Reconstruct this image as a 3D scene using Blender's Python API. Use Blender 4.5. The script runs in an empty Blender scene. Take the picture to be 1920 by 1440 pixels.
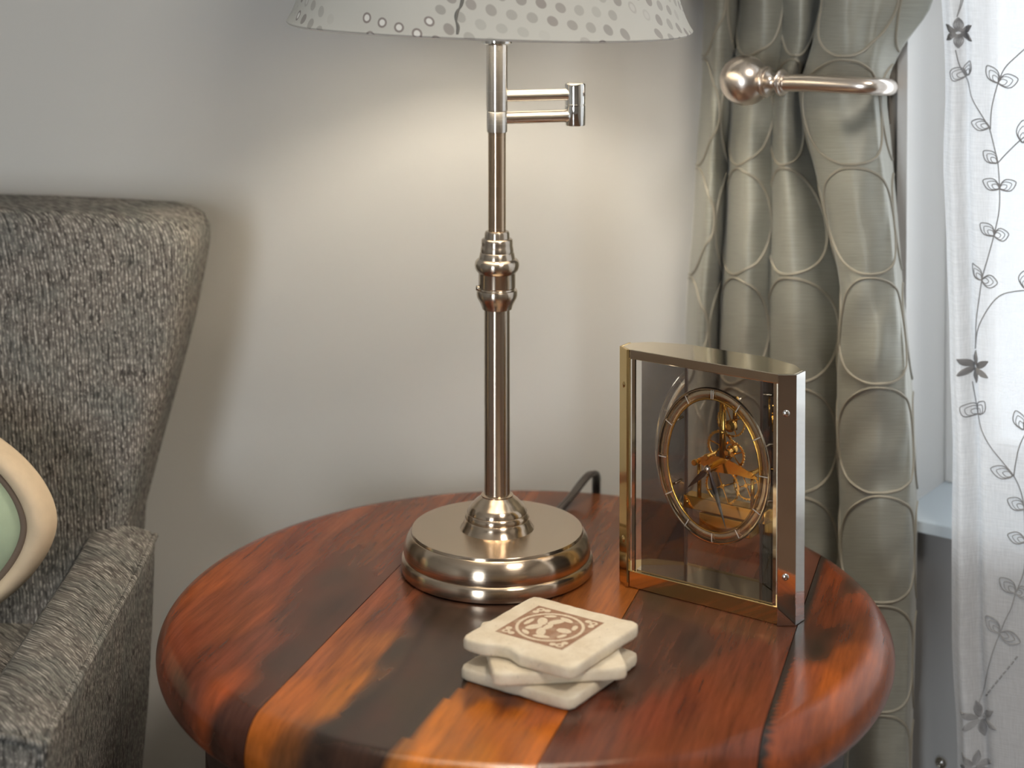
import bpy, bmesh, math, random
from mathutils import Vector, Matrix, noise
random.seed(7)
PI = math.pi
S = bpy.context.scene
COL = S.collection

# ------------------------------------------------------------------ camera, world, light, exposure
F, PITCH, CY = 3310.0, 0.03, -65.0            # focal length and principal row for a 1920 x 1440 frame (lens shift)
CZ = 1.1933
cam = bpy.data.cameras.new('camera')
cam.sensor_width = 36.0
cam.lens = 36.0 * F / 1920
cam.shift_y = (CY - 720) / 1920
cam.dof.use_dof = True
cam.dof.focus_distance = 1.47
cam.dof.aperture_fstop = 4.2
cam.clip_start = 0.02
co = bpy.data.objects.new('camera', cam)
co.location = (0, 0, CZ)
co.rotation_euler = (PI / 2 - PITCH, 0, 0)
COL.objects.link(co)
S.camera = co

S.view_settings.view_transform = 'Standard'
S.view_settings.look = 'None'
S.view_settings.exposure = 0.68
S.view_settings.gamma = 1.0
S.view_settings.use_curve_mapping = False
S.cycles.use_denoising = True
S.cycles.max_bounces = 8
S.cycles.diffuse_bounces = 4
S.cycles.glossy_bounces = 5
S.cycles.transmission_bounces = 6
S.cycles.transparent_max_bounces = 12
S.cycles.sample_clamp_indirect = 4.0
S.cycles.caustics_refractive = False

wd = bpy.data.worlds.new('sky')
S.world = wd
wd.use_nodes = True
wd.node_tree.nodes['Background'].inputs[0].default_value = (0.90, 0.95, 1.0, 1)
wd.node_tree.nodes['Background'].inputs[1].default_value = 1.2

def area(name, loc, target, sx, sy, power, col, spread=PI):
    l = bpy.data.lights.new(name, 'AREA')
    l.shape = 'RECTANGLE'; l.size = sx; l.size_y = sy; l.energy = power; l.color = col; l.spread = spread
    o = bpy.data.objects.new(name, l)
    o.location = loc
    o.rotation_euler = (Vector(target) - Vector(loc)).to_track_quat('-Z', 'Y').to_euler()
    COL.objects.link(o)
    return o
NB = Vector((0.574, 0.819, 0))                # normal of the window wall, pointing outdoors
TB = Vector((0.819, -0.574, 0))               # along the window wall, towards the right and the camera
def wb(s, D, z): return NB * D + TB * s + Vector((0, 0, z))
area('daylight_side_window', wb(0.02, 1.95, 1.35), wb(0.02, 0, 1.35), 1.35, 1.45, 8.6, (1.0, 0.99, 0.98))
area('daylight_back_window', (-1.75, -3.05, 1.08), (-1.75, 0, 1.08), 0.95, 1.9, 56, (0.93, 0.96, 1.0))
area('added_ceiling_fill', (0.7, 0.1, 2.42), (0.7, 0.1, 0), 0.5, 0.5, 18, (1.0, 0.92, 0.82))  # added overhead fill without a fixture, set right so the left stays darker

# ------------------------------------------------------------------ helpers
def ray(x, y):
    a = (x - 960) / F; b = -(y - CY) / F
    c, s = math.cos(PITCH), math.sin(PITCH)
    return Vector((a, c + b * s, -s + b * c))
def at_y(x, y, Y):
    r = ray(x, y); p = r * (Y / r.y); p.z += CZ; return p
def at_wall(x, y, D):                          # point on the plane parallel to the window wall at distance D
    r = ray(x, y); p = r * (D / r.dot(NB)); p.z += CZ; return p

def tag(o, label=None, cat=None, group=None, kind=None):
    if label: o['label'] = label
    if cat: o['category'] = cat
    if group: o['group'] = group
    if kind: o['kind'] = kind
    return o
def empty(name, loc=(0, 0, 0), rz=0.0):
    o = bpy.data.objects.new(name, None); o.location = loc; o.rotation_euler = (0, 0, rz)
    o.empty_display_size = 0.05
    COL.objects.link(o); return o
def mk(name, verts, faces, mat, parent=None, smooth=True, angle=None):
    me = bpy.data.meshes.new(name)
    me.from_pydata([tuple(v) for v in verts], [], faces)
    me.materials.append(mat)
    bm = bmesh.new(); bm.from_mesh(me); bmesh.ops.recalc_face_normals(bm, faces=bm.faces)
    if angle is not None:
        for e in bm.edges:
            if len(e.link_faces) == 2 and e.calc_face_angle(0) > angle: e.smooth = False
    bm.to_mesh(me); bm.free()
    if smooth:
        for p in me.polygons: p.use_smooth = True
    o = bpy.data.objects.new(name, me)
    COL.objects.link(o)
    if parent: o.parent = parent
    return o
class MB:
    def __init__(s): s.v = []; s.f = []
    def add(s, v, f):
        n = len(s.v); s.v += [Vector(x) for x in v]; s.f += [tuple(i + n for i in q) for q in f]; return s
    def build(s, name, mat, parent=None, smooth=True, angle=0.6): return mk(name, s.v, s.f, mat, parent, smooth, angle)
def lathe(prof, n=64, c=(0, 0, 0), axis='z', closed=False):
    c = Vector(c); v = []; f = []
    for r, z in prof:
        for k in range(n):
            a = 2 * PI * k / n
            p = Vector((r * math.cos(a), r * math.sin(a), z))
            if axis == 'x': p = Vector((p.z, p.x, p.y))
            elif axis == 'y': p = Vector((p.x, p.z, p.y))
            v.append(c + p)
    m = len(prof)
    for i in range(m if closed else m - 1):
        for k in range(n):
            f.append((i * n + k, i * n + (k + 1) % n, ((i + 1) % m) * n + (k + 1) % n, ((i + 1) % m) * n + k))
    if not closed:
        f.append(tuple(range(n))[::-1]); f.append(tuple((m - 1) * n + k for k in range(n)))
    return v, f
def tube(pts, r, n=8, closed=False, caps=True):
    pts = [Vector(p) for p in pts]; m = len(pts); v = []; f = []
    ref = None
    for i, p in enumerate(pts):
        a = pts[(i - 1) % m] if (closed or i > 0) else p
        b = pts[(i + 1) % m] if (closed or i < m - 1) else p
        t = (b - a).normalized() if (b - a).length > 1e-9 else Vector((0, 0, 1))
        if ref is None:
            ref = Vector((0, 0, 1)) if abs(t.z) < 0.9 else Vector((1, 0, 0))
        u = (ref - t * ref.dot(t))
        if u.length < 1e-6: u = t.orthogonal()
        u.normalize(); w = t.cross(u); ref = u
        rr = r[i] if isinstance(r, (list, tuple)) else r
        for k in range(n):
            an = 2 * PI * k / n
            v.append(p + (u * math.cos(an) + w * math.sin(an)) * rr)
    for i in range(m if closed else m - 1):
        j = (i + 1) % m
        for k in range(n): f.append((i * n + k, i * n + (k + 1) % n, j * n + (k + 1) % n, j * n + k))
    if caps and not closed:
        f.append(tuple(range(n))[::-1]); f.append(tuple((m - 1) * n + k for k in range(n)))
    return v, f
def prism(poly, z0, z1):
    n = len(poly)
    v = [(x, y, z0) for x, y in poly] + [(x, y, z1) for x, y in poly]
    f = [tuple(range(n))[::-1], tuple(range(n, 2 * n))]
    for k in range(n): f.append((k, (k + 1) % n, n + (k + 1) % n, n + k))
    return v, f
def box(x0, x1, y0, y1, z0, z1): return prism([(x0, y0), (x1, y0), (x1, y1), (x0, y1)], z0, z1)
def cat(pts, per):                             # Catmull-Rom through points
    pts = [Vector(p) for p in pts]; out = []
    for i in range(len(pts) - 1):
        p0 = pts[max(i - 1, 0)]; p1 = pts[i]; p2 = pts[i + 1]; p3 = pts[min(i + 2, len(pts) - 1)]
        for k in range(per):
            t = k / per
            out.append(0.5 * (2 * p1 + (p2 - p0) * t + (2 * p0 - 5 * p1 + 4 * p2 - p3) * t * t + (3 * p1 - p0 - 3 * p2 + p3) * t ** 3))
    out.append(pts[-1]); return out
def bevel(o, w, seg=2):
    m = o.modifiers.new('edge', 'BEVEL'); m.width = w; m.segments = seg; m.limit_method = 'ANGLE'; m.angle_limit = 0.6
    return o

# ------------------------------------------------------------------ materials
def new_mat(name):
    m = bpy.data.materials.new(name); m.use_nodes = True
    return m, m.node_tree, m.node_tree.nodes['Principled BSDF']
def lin(r, g, b):
    f = lambda c: ((c / 255 + 0.055) / 1.055) ** 2.4 if c > 10 else c / 255 / 12.92
    return (f(r), f(g), f(b), 1)
def plain(name, col, rough=0.5, metal=0.0, bump=0.0, bscale=200.0, var=0.0, coat=0.0, spec=0.5):
    m, nt, b = new_mat(name)
    b.inputs['Base Color'].default_value = col
    b.inputs['Roughness'].default_value = rough
    b.inputs['Metallic'].default_value = metal
    b.inputs['Coat Weight'].default_value = coat
    b.inputs['Specular IOR Level'].default_value = spec
    if bump or var:
        tc = nt.nodes.new('ShaderNodeTexCoord')
        n = nt.nodes.new('ShaderNodeTexNoise'); n.inputs['Scale'].default_value = bscale; n.inputs['Detail'].default_value = 4
        nt.links.new(tc.outputs['Object'], n.inputs['Vector'])
        if bump:
            bp = nt.nodes.new('ShaderNodeBump'); bp.inputs['Strength'].default_value = bump; bp.inputs['Distance'].default_value = 0.001
            nt.links.new(n.outputs[0], bp.inputs['Height']); nt.links.new(bp.outputs[0], b.inputs['Normal'])
        if var:
            mx = nt.nodes.new('ShaderNodeMixRGB'); mx.blend_type = 'MULTIPLY'; mx.inputs[0].default_value = 1
            r = nt.nodes.new('ShaderNodeMapRange'); r.inputs[3].default_value = 1 - var; r.inputs[4].default_value = 1 + var
            nt.links.new(n.outputs[0], r.inputs[0]); mx.inputs[1].default_value = col
            nt.links.new(r.outputs[0], mx.inputs[2]); nt.links.new(mx.outputs[0], b.inputs['Base Color'])
    return m
class NG:
    def __init__(s, nt): s.nt = nt
    def n(s, t, **k):
        x = s.nt.nodes.new('ShaderNode' + t)
        for a, v in k.items(): setattr(x, a, v)
        return x
    def l(s, a, b): s.nt.links.new(a, b)
    def m(s, op, *a):
        x = s.n('Math', operation=op)
        for i, v in enumerate(a):
            if isinstance(v, (int, float)): x.inputs[i].default_value = v
            else: s.l(v, x.inputs[i])
        return x.outputs[0]
    def mix(s, fac, a, b, mode='MIX'):
        x = s.n('MixRGB', blend_type=mode)
        for i, v in ((0, fac), (1, a), (2, b)):
            if isinstance(v, (int, float)): x.inputs[i].default_value = v
            elif isinstance(v, tuple): x.inputs[i].default_value = v
            else: s.l(v, x.inputs[i])
        return x.outputs[0]
    def noise(s, vec, scale, detail=3, rough=0.5):
        x = s.n('TexNoise'); x.inputs['Scale'].default_value = scale; x.inputs['Detail'].default_value = detail
        x.inputs['Roughness'].default_value = rough
        s.l(vec, x.inputs['Vector']); return x.outputs[0]
    def mapr(s, v, a, b, c, d):
        x = s.n('MapRange'); x.clamp = True
        for i, q in ((1, a), (2, b), (3, c), (4, d)): x.inputs[i].default_value = q
        s.l(v, x.inputs[0]); return x.outputs[0]
    def mapping(s, vec, scale=(1, 1, 1), rot=(0, 0, 0)):
        x = s.n('Mapping'); x.inputs['Scale'].default_value = scale; x.inputs['Rotation'].default_value = rot
        s.l(vec, x.inputs['Vector']); return x.outputs[0]

def brushed(name, col, rough, axis_scale=(1, 1, 900), aniso=0.85, brush=0.05):
    m, nt, b = new_mat(name); g = NG(nt)
    tc = g.n('TexCoord')
    v = g.mapping(tc.outputs['Object'], axis_scale)
    nz = g.noise(v, 2.0, 4, 0.6)
    b.inputs['Metallic'].default_value = 1
    g.l(g.mapr(nz, 0.3, 0.7, rough - brush, rough + brush), b.inputs['Roughness'])
    g.l(g.mix(g.mapr(nz, 0.3, 0.7, 0, 1), tuple(c * 0.9 for c in col[:3]) + (1,), col), b.inputs['Base Color'])
    b.inputs['Anisotropic'].default_value = aniso
    b.inputs['Anisotropic Rotation'].default_value = 0.25
    tg = g.n('Tangent', direction_type='RADIAL', axis='Z'); g.l(tg.outputs[0], b.inputs['Tangent'])
    return m
M = {}
M['wall'] = plain('wall_paint', (0.485, 0.478, 0.452, 1), 0.75, bump=0.06, bscale=700, var=0.03)
M['wall_shadow'] = plain('shadowed_wall_grey', (0.33, 0.33, 0.327, 1), 0.7, bump=0.05, bscale=500)  # wall colour darkened to carry the shade below the window
M['ceil'] = plain('ceiling_paint', (0.75, 0.74, 0.71, 1), 0.9, bump=0.05, bscale=300)
M['trim'] = plain('white_trim_paint', (0.67, 0.665, 0.65, 1), 0.35, bump=0.02, bscale=90)
M['sillm'] = plain('sky_tinted_sill_paint', (0.60, 0.68, 0.74, 1), 0.35, bump=0.02, bscale=90)  # white paint with the blue daylight cast put into its colour
M['floor'] = plain('floor_wood', (0.16, 0.09, 0.05, 1), 0.35, bump=0.05, bscale=20, var=0.25)
M['nickel'] = brushed('satin_nickel', (0.74, 0.70, 0.65, 1), 0.24)
M['bronze'] = brushed('brushed_bronze_nickel', (0.53, 0.455, 0.375, 1), 0.23)
M['copper'] = brushed('brushed_copper_bronze', (0.56, 0.43, 0.31, 1), 0.24)
M['basemetal'] = brushed('brushed_antique_nickel', (0.62, 0.50, 0.38, 1), 0.20)
M['holdm'] = plain('pewter_bronze', (0.74, 0.66, 0.59, 1), 0.28, 1.0, var=0.05, bscale=60)
M['brass'] = plain('polished_brass', (0.76, 0.55, 0.25, 1), 0.10, 1.0, var=0.05, bscale=40)
M['palebrass'] = plain('pale_polished_brass', (0.78, 0.68, 0.52, 1), 0.07, 1.0, var=0.04, bscale=40)
M['gold'] = plain('gold_plate', (0.88, 0.52, 0.12, 1), 0.16, 1.0, var=0.05, bscale=60)
M['chrome'] = plain('chrome', (0.80, 0.78, 0.74, 1), 0.05, 1.0, var=0.02, bscale=30)
M['mull'] = plain('dark_bronze_strip', (0.16, 0.12, 0.10, 1), 0.3, 0.6, var=0.1, bscale=60)
M['tick'] = plain('white_marker', (0.80, 0.77, 0.72, 1), 0.4, 0.0, var=0.03, bscale=60)
M['silver'] = plain('silver_marker', (0.85, 0.83, 0.80, 1), 0.2, 1.0, var=0.02, bscale=30)
M['black'] = plain('black_enamel', (0.012, 0.010, 0.010, 1), 0.35, var=0.2, bscale=50)
M['cable'] = plain('dark_cable', (0.035, 0.028, 0.024, 1), 0.4, bump=0.05, bscale=300)
M['darkwood'] = plain('dark_stained_wood', (0.035, 0.018, 0.012, 1), 0.4, bump=0.1, bscale=60, var=0.3)
M['bulb'] = None

def glass(name, tint, gloss, rough=0.02):
    m, nt, b = new_mat(name); g = NG(nt)
    nt.nodes.remove(b)
    out = nt.nodes['Material Output']
    tr = g.n('BsdfTransparent'); tr.inputs[0].default_value = tint
    gl = g.n('BsdfGlossy'); gl.inputs['Roughness'].default_value = rough; gl.inputs['Color'].default_value = (1, 1, 1, 1)
    fr = g.n('Fresnel'); fr.inputs[0].default_value = 1.5
    mx = g.n('MixShader'); g.l(g.m('ADD', fr.outputs[0], gloss), mx.inputs[0])
    g.l(tr.outputs[0], mx.inputs[1]); g.l(gl.outputs[0], mx.inputs[2]); g.l(mx.outputs[0], out.inputs[0])
    return m
M['pane'] = glass('window_glass', (0.95, 0.97, 0.98, 1), 0.0)
M['clockglass'] = glass('clear_clock_glass', (0.97, 0.96, 0.95, 1), -0.02)
M['smoke'] = glass('smoked_back_glass', (0.82, 0.79, 0.77, 1), 0.02)
M['mirrorglass'] = glass('reflective_side_glass', (0.80, 0.78, 0.77, 1), 0.44)
M['crystal'] = glass('clear_plastic', (0.8, 0.8, 0.8, 1), 0.15, 0.05)

# frosted lit bulb
m, nt, b = new_mat('lit_bulb'); b.inputs['Base Color'].default_value = (0.9, 0.85, 0.75, 1)
b.inputs['Emission Color'].default_value = (1.0, 0.89, 0.73, 1); b.inputs['Emission Strength'].default_value = 106.0
M['bulb'] = m

# table wood: colour laid down per vertex (grain figure of each plank), fine grain and pores in the shader
UA = math.radians(-106.5)
UU = Vector((math.cos(UA), math.sin(UA), 0)); WW = Vector((-UU.y, UU.x, 0))
m, nt, b = new_mat('lacquered_rosewood'); g = NG(nt)
at = g.n('Attribute', attribute_name='figure')
tc = g.n('TexCoord')
rot = g.mapping(tc.outputs['Object'], (1, 1, 1), (0, 0, -UA))
st = g.mapping(rot, (14, 170, 60))
n1 = g.noise(st, 1.0, 6, 0.65)
st2 = g.mapping(rot, (5, 38, 20)); n2 = g.noise(st2, 1.0, 5, 0.6)
st3 = g.mapping(rot, (22, 420, 100)); n3 = g.noise(st3, 1.0, 3, 0.5)
c1 = g.mix(1.0, at.outputs['Color'], g.mapr(n1, 0.25, 0.75, 0.66, 1.34), 'MULTIPLY')
c2 = g.mix(1.0, c1, g.mapr(n2, 0.3, 0.7, 0.66, 1.28), 'MULTIPLY')
c3 = g.mix(g.mapr(n3, 0.66, 0.74, 0.0, 0.55), c2, (0.012, 0.006, 0.004, 1))
g.l(c3, b.inputs['Base Color'])
big = g.noise(rot, 9.0, 3)
g.l(g.mapr(big, 0.3, 0.7, 0.17, 0.27), b.inputs['Roughness'])
b.inputs['Specular IOR Level'].default_value = 0.25
b.inputs['Coat Weight'].default_value = 0.06; b.inputs['Coat Roughness'].default_value = 0.12
bp = g.n('Bump'); bp.inputs['Strength'].default_value = 0.12; bp.inputs['Distance'].default_value = 0.0006
g.l(n1, bp.inputs['Height']); g.l(bp.outputs[0], b.inputs['Normal'])
M['wood'] = m

# tweed
m, nt, b = new_mat('grey_tweed'); g = NG(nt)
tc = g.n('TexCoord'); ob = tc.outputs['Object']
sep = g.n('SeparateXYZ'); g.l(ob, sep.inputs[0])
wp = g.noise(ob, 70, 2)
tt = g.m('ADD', g.m('ADD', sep.outputs[0], g.m('MULTIPLY', sep.outputs[1], 0.93)), g.m('MULTIPLY', wp, 0.004))
yarn = g.m('ADD', 0.5, g.m('MULTIPLY', 0.5, g.m('SINE', g.m('MULTIPLY', tt, 2 * PI / 0.0034))))
zz = g.m('ADD', sep.outputs[2], g.m('MULTIPLY', sep.outputs[1], 0.35))
cv = g.n('CombineXYZ'); g.l(g.m('MULTIPLY', tt, 300.0), cv.inputs[0]); g.l(g.m('MULTIPLY', zz, 190.0), cv.inputs[1])
nA = g.noise(cv.outputs[0], 1.0, 3, 0.6)
cv2 = g.n('CombineXYZ'); g.l(g.m('MULTIPLY', tt, 330.0), cv2.inputs[0]); g.l(g.m('MULTIPLY', zz, 55.0), cv2.inputs[1])
nB = g.noise(cv2.outputs[0], 1.0, 3, 0.6)
big = g.noise(ob, 22.0, 3)
fl = g.m('MULTIPLY', g.m('MULTIPLY', yarn, g.mapr(nA, 0.47, 0.62, 0, 1)), g.mapr(big, 0.35, 0.62, 0.6, 1.0))
base = g.mix(g.mapr(nB, 0.35, 0.62, 0, 1), (0.040, 0.039, 0.036, 1), (0.165, 0.163, 0.148, 1))
tint = g.mix(g.mapr(big, 0.4, 0.6, 0, 1), base, g.mix(1.0, base, (1.07, 0.99, 0.97, 1), 'MULTIPLY'))
g.l(g.mix(g.m('MULTIPLY', fl, 0.9), tint, (0.50, 0.47, 0.42, 1)), b.inputs['Base Color'])
b.inputs['Roughness'].default_value = 0.95; b.inputs['Specular IOR Level'].default_value = 0.1
hh = g.m('ADD', g.m('MULTIPLY', nB, 0.6), g.m('MULTIPLY', g.m('MULTIPLY', yarn, nA), 0.8))
bp = g.n('Bump'); bp.inputs['Strength'].default_value = 0.5; bp.inputs['Distance'].default_value = 0.002
g.l(hh, bp.inputs['Height']); g.l(bp.outputs[0], b.inputs['Normal'])
M['tweed'] = m

# silk of the heavy curtain
def silk(name, col, rough=0.38):
    m, nt, b = new_mat(name); g = NG(nt)
    tc = g.n('TexCoord'); uv = tc.outputs['UV']
    sl = g.mapping(uv, (26, 900, 1)); nA = g.noise(sl, 1.0, 4, 0.6)
    sl2 = g.mapping(uv, (400, 60, 1)); nB = g.noise(sl2, 1.0, 2, 0.5)
    dk = tuple(c * 0.86 for c in col[:3]) + (1,); lt = tuple(min(1, c * 1.14) for c in col[:3]) + (1,)
    g.l(g.mix(g.mapr(nA, 0.3, 0.7, 0, 1), dk, lt), b.inputs['Base Color'])
    g.l(g.mapr(nA, 0.3, 0.7, rough - 0.06, rough + 0.08), b.inputs['Roughness'])
    b.inputs['Specular IOR Level'].default_value = 0.55
    b.inputs['Sheen Weight'].default_value = 0.25; b.inputs['Sheen Roughness'].default_value = 0.4
    b.inputs['Metallic'].default_value = 0.3
    bp = g.n('Bump'); bp.inputs['Strength'].default_value = 0.10; bp.inputs['Distance'].default_value = 0.0008
    g.l(g.m('ADD', nA, g.m('MULTIPLY', nB, 0.3)), bp.inputs['Height']); g.l(bp.outputs[0], b.inputs['Normal'])
    return m
M['silk'] = silk('grey_green_silk', (0.285, 0.285, 0.245, 1), 0.54)
M['cordm'] = plain('embroidery_cord', (0.27, 0.25, 0.20, 1), 0.5, bump=0.4, bscale=1800)

# sheer voile
m, nt, b = new_mat('white_voile'); g = NG(nt)
nt.nodes.remove(b); out = nt.nodes['Material Output']
tc = g.n('TexCoord')
wv = g.noise(g.mapping(tc.outputs['UV'], (900, 60, 1)), 1.0, 3, 0.6)
wh = g.noise(g.mapping(tc.outputs['UV'], (50, 900, 1)), 1.0, 3, 0.6)
tr = g.n('BsdfTransparent'); tr.inputs[0].default_value = (1, 1, 1, 1)
di = g.n('BsdfDiffuse'); di.inputs[0].default_value = (0.82, 0.83, 0.85, 1)
tl = g.n('BsdfTranslucent'); tl.inputs[0].default_value = (0.82, 0.83, 0.85, 1)
mx1 = g.n('MixShader'); mx1.inputs[0].default_value = 0.5; g.l(di.outputs[0], mx1.inputs[1]); g.l(tl.outputs[0], mx1.inputs[2])
mx2 = g.n('MixShader'); g.l(g.mapr(g.m('ADD', wv, wh), 0.75, 1.25, 0.74, 0.92), mx2.inputs[0])
g.l(tr.outputs[0], mx2.inputs[1]); g.l(mx1.outputs[0], mx2.inputs[2]); g.l(mx2.outputs[0], out.inputs[0])
M['voile'] = m
M['thread'] = plain('grey_thread', (0.27, 0.27, 0.275, 1), 0.7, bump=0.2, bscale=1500)

# lamp shade fabric: offset rows of printed dots, tone and presence drawn per dot
m, nt, b = new_mat('dotted_shade_fabric'); g = NG(nt)
tc = g.n('TexCoord'); sp = g.n('SeparateXYZ'); g.l(tc.outputs['UV'], sp.inputs[0])
u, v = sp.outputs[0], sp.outputs[1]              # metres round the rim / up the shade
warp = g.noise(g.mapping(tc.outputs['UV'], (7, 7, 1)), 1.0, 2)
v2 = g.m('ADD', v, g.m('MULTIPLY', g.m('SUBTRACT', warp, 0.5), 0.03))
v2 = g.m('ADD', v2, g.m('MULTIPLY', u, 0.22))
PV, PU = 0.0125, 0.0165
rv = g.m('DIVIDE', v2, PV); row = g.m('FLOOR', rv)
off = g.m('MULTIPLY', g.m('MODULO', g.m('ABSOLUTE', row), 2.0), 0.5)
ru = g.m('ADD', g.m('DIVIDE', u, PU), off); colm = g.m('FLOOR', ru)
du = g.m('MULTIPLY', g.m('SUBTRACT', g.m('SUBTRACT', ru, colm), 0.5), PU)
dv = g.m('MULTIPLY', g.m('SUBTRACT', g.m('SUBTRACT', rv, row), 0.5), PV)
dist = g.m('SQRT', g.m('ADD', g.m('MULTIPLY', du, du), g.m('MULTIPLY', g.m('MULTIPLY', dv, dv), 1.25)))
cb = g.n('CombineXYZ'); g.l(row, cb.inputs[0]); g.l(colm, cb.inputs[1])
wn = g.n('TexWhiteNoise', noise_dimensions='2D'); g.l(cb.outputs[0], wn.inputs['Vector'])
low = g.noise(g.mapping(cb.outputs[0], (0.30, 0.16, 1)), 1.0, 1)
low2 = g.noise(g.mapping(cb.outputs[0], (0.22, 0.13, 1)), 1.3, 1)
disc = g.mapr(dist, 0.0042, 0.0049, 1, 0)
hole = g.mapr(dist, 0.0024, 0.0031, 1, 0)
present = g.mapr(low, 0.43, 0.50, 0.0, 1.0)
isring = g.m('GREATER_THAN', low2, 0.58)
tone = g.mix(g.mapr(low2, 0.3, 0.6, 0, 1), (0.40, 0.40, 0.36, 1), (0.26, 0.215, 0.20, 1))
tone = g.mix(g.mapr(wn.outputs[0], 0, 1, 0.0, 0.35), tone, (0.18, 0.17, 0.16, 1))
ground = (0.60, 0.59, 0.54, 1)
cc = g.mix(g.m('MULTIPLY', g.m('MULTIPLY', disc, present), g.mapr(low2, 0.35, 0.62, 0.35, 0.9)), ground, tone)
cc = g.mix(g.m('MULTIPLY', g.m('MULTIPLY', hole, present), isring), cc, (0.80, 0.79, 0.75, 1))
nt.nodes.remove(b); out = nt.nodes['Material Output']
pb = g.n('BsdfPrincipled'); g.l(cc, pb.inputs['Base Color']); pb.inputs['Roughness'].default_value = 0.7
tl = g.n('BsdfTranslucent'); g.l(g.mix(1.0, cc, (1.0, 0.95, 0.88, 1), 'MULTIPLY'), tl.inputs[0])
mx = g.n('MixShader'); mx.inputs[0].default_value = 0.16
g.l(pb.outputs[0], mx.inputs[1]); g.l(tl.outputs[0], mx.inputs[2]); g.l(mx.outputs[0], out.inputs[0])
M['shade'] = m
M['lining'] = plain('shade_lining', (0.8, 0.78, 0.73, 1), 0.8, bump=0.05, bscale=400)

# stone
m, nt, b = new_mat('tumbled_travertine'); g = NG(nt)
tc = g.n('TexCoord'); ob = tc.outputs['Object']
nA = g.noise(ob, 60, 5, 0.6); nB = g.noise(ob, 420, 3, 0.6)
c = g.mix(g.mapr(nA, 0.35, 0.65, 0, 1), (0.60, 0.50, 0.36, 1), (0.70, 0.61, 0.47, 1))
g.l(g.mix(g.mapr(nB, 0.64, 0.72, 0, 0.7), c, (0.36, 0.29, 0.22, 1)), b.inputs['Base Color'])
b.inputs['Roughness'].default_value = 0.8
bp = g.n('Bump'); bp.inputs['Strength'].default_value = 0.4; bp.inputs['Distance'].default_value = 0.001
g.l(g.m('ADD', nA, g.m('MULTIPLY', nB, 0.4)), bp.inputs['Height']); g.l(bp.outputs[0], b.inputs['Normal'])
M['stone'] = m
m, nt, b = new_mat('printed_motif'); g = NG(nt)
at = g.n('Attribute', attribute_name='figure'); tc = g.n('TexCoord')
g.l(g.mix(1.0, at.outputs['Color'], g.mapr(g.noise(tc.outputs['Object'], 500, 3), 0.3, 0.7, 0.88, 1.1), 'MULTIPLY'), b.inputs['Base Color'])
b.inputs['Roughness'].default_value = 0.8
M['print'] = m
M['cream'] = plain('cream_velvet', (0.60, 0.47, 0.32, 1), 0.85, bump=0.25, bscale=90, var=0.1)
M['mint'] = plain('mint_green_velvet', (0.36, 0.44, 0.30, 1), 0.85, bump=0.3, bscale=45, var=0.15)
M['piping'] = plain('brown_piping', (0.15, 0.11, 0.08, 1), 0.85, bump=0.5, bscale=500)

# ------------------------------------------------------------------ setting
def struct(o): o['kind'] = 'structure'; return o
XL, YB, YA, DW, ZC = -3.0, -2.8, 1.80, 1.605, 2.5
corner = Vector((0.219, 1.80, 0))
endB = wb(1.35, DW, 0)                           # where the window wall meets the right wall
def quad_wall(name, a, b, z0, z1, th, mat, parent=None):   # vertical slab from a to b, thickness th to the left of a->b
    a = Vector(a); b = Vector(b); d = (b - a).normalized(); nn = Vector((-d.y, d.x, 0)) * th
    return mk(name, *prism([(a.x, a.y), (b.x, b.y), (b.x + nn.x, b.y + nn.y), (a.x + nn.x, a.y + nn.y)], z0, z1), mat, parent, smooth=False)
struct(quad_wall('wall_rear', (0.30, YA, 0), (XL - 0.1, YA, 0), 0, ZC, -0.12, M['wall']))
# window wall: opening s -0.664..0.70, z 0.605..1.95
S0, S1, Z0, Z1 = -0.664, 0.70, 0.605, 1.95
wbm = MB()
def slabB(s0, s1, D0, D1, z0, z1):
    p = [wb(s0, D0, 0), wb(s1, D0, 0), wb(s1, D1, 0), wb(s0, D1, 0)]
    return prism([(q.x, q.y) for q in p], z0, z1)
wbm.add(*slabB(-0.92, S0, DW, DW + 0.16, 0, ZC))
wbm.add(*slabB(S1, 1.45, DW, DW + 0.16, 0, ZC))
wbm.add(*slabB(S0, S1, DW, DW + 0.16, Z1, ZC))
wbm.add(*slabB(S0, S1, DW + 0.004, DW + 0.16, 0, Z0))
struct(wbm.build('wall_window', M['wall'], None, smooth=False))
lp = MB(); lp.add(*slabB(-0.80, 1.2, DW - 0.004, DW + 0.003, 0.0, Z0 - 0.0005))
struct(lp.build('sill_shadow_sheet', M['wall_shadow'], None, smooth=False))  # added sheet over the wall; its grey stands for shade under the sill
struct(quad_wall('wall_right', (endB.x, endB.y, 0), (endB.x, YB, 0), 0, ZC, 0.12, M['wall']))
struct(quad_wall('wall_left', (XL, YA + .1, 0), (XL, YB, 0), 0, ZC, -0.12, M['wall']))
bw = MB()
WX0, WX1, WZ0, WZ1 = -2.25, -1.25, 0.08, 2.05
bw.add(*box(XL - .1, WX0, YB - .12, YB, 0, ZC)); bw.add(*box(WX1, endB.x + .1, YB - .12, YB, 0, ZC))
bw.add(*box(WX0, WX1, YB - .12, YB, 0, WZ0)); bw.add(*box(WX0, WX1, YB - .12, YB, WZ1, ZC))
struct(bw.build('wall_back', M['wall'], None, smooth=False))
struct(mk('floor', *box(XL - .1, 3.2, YB - .12, YA + .15, -0.06, 0), M['floor'], smooth=False))
struct(mk('ceiling', *box(XL - .1, 3.2, YB - .12, YA + .15, ZC, ZC + .06), M['ceil'], smooth=False))

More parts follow.
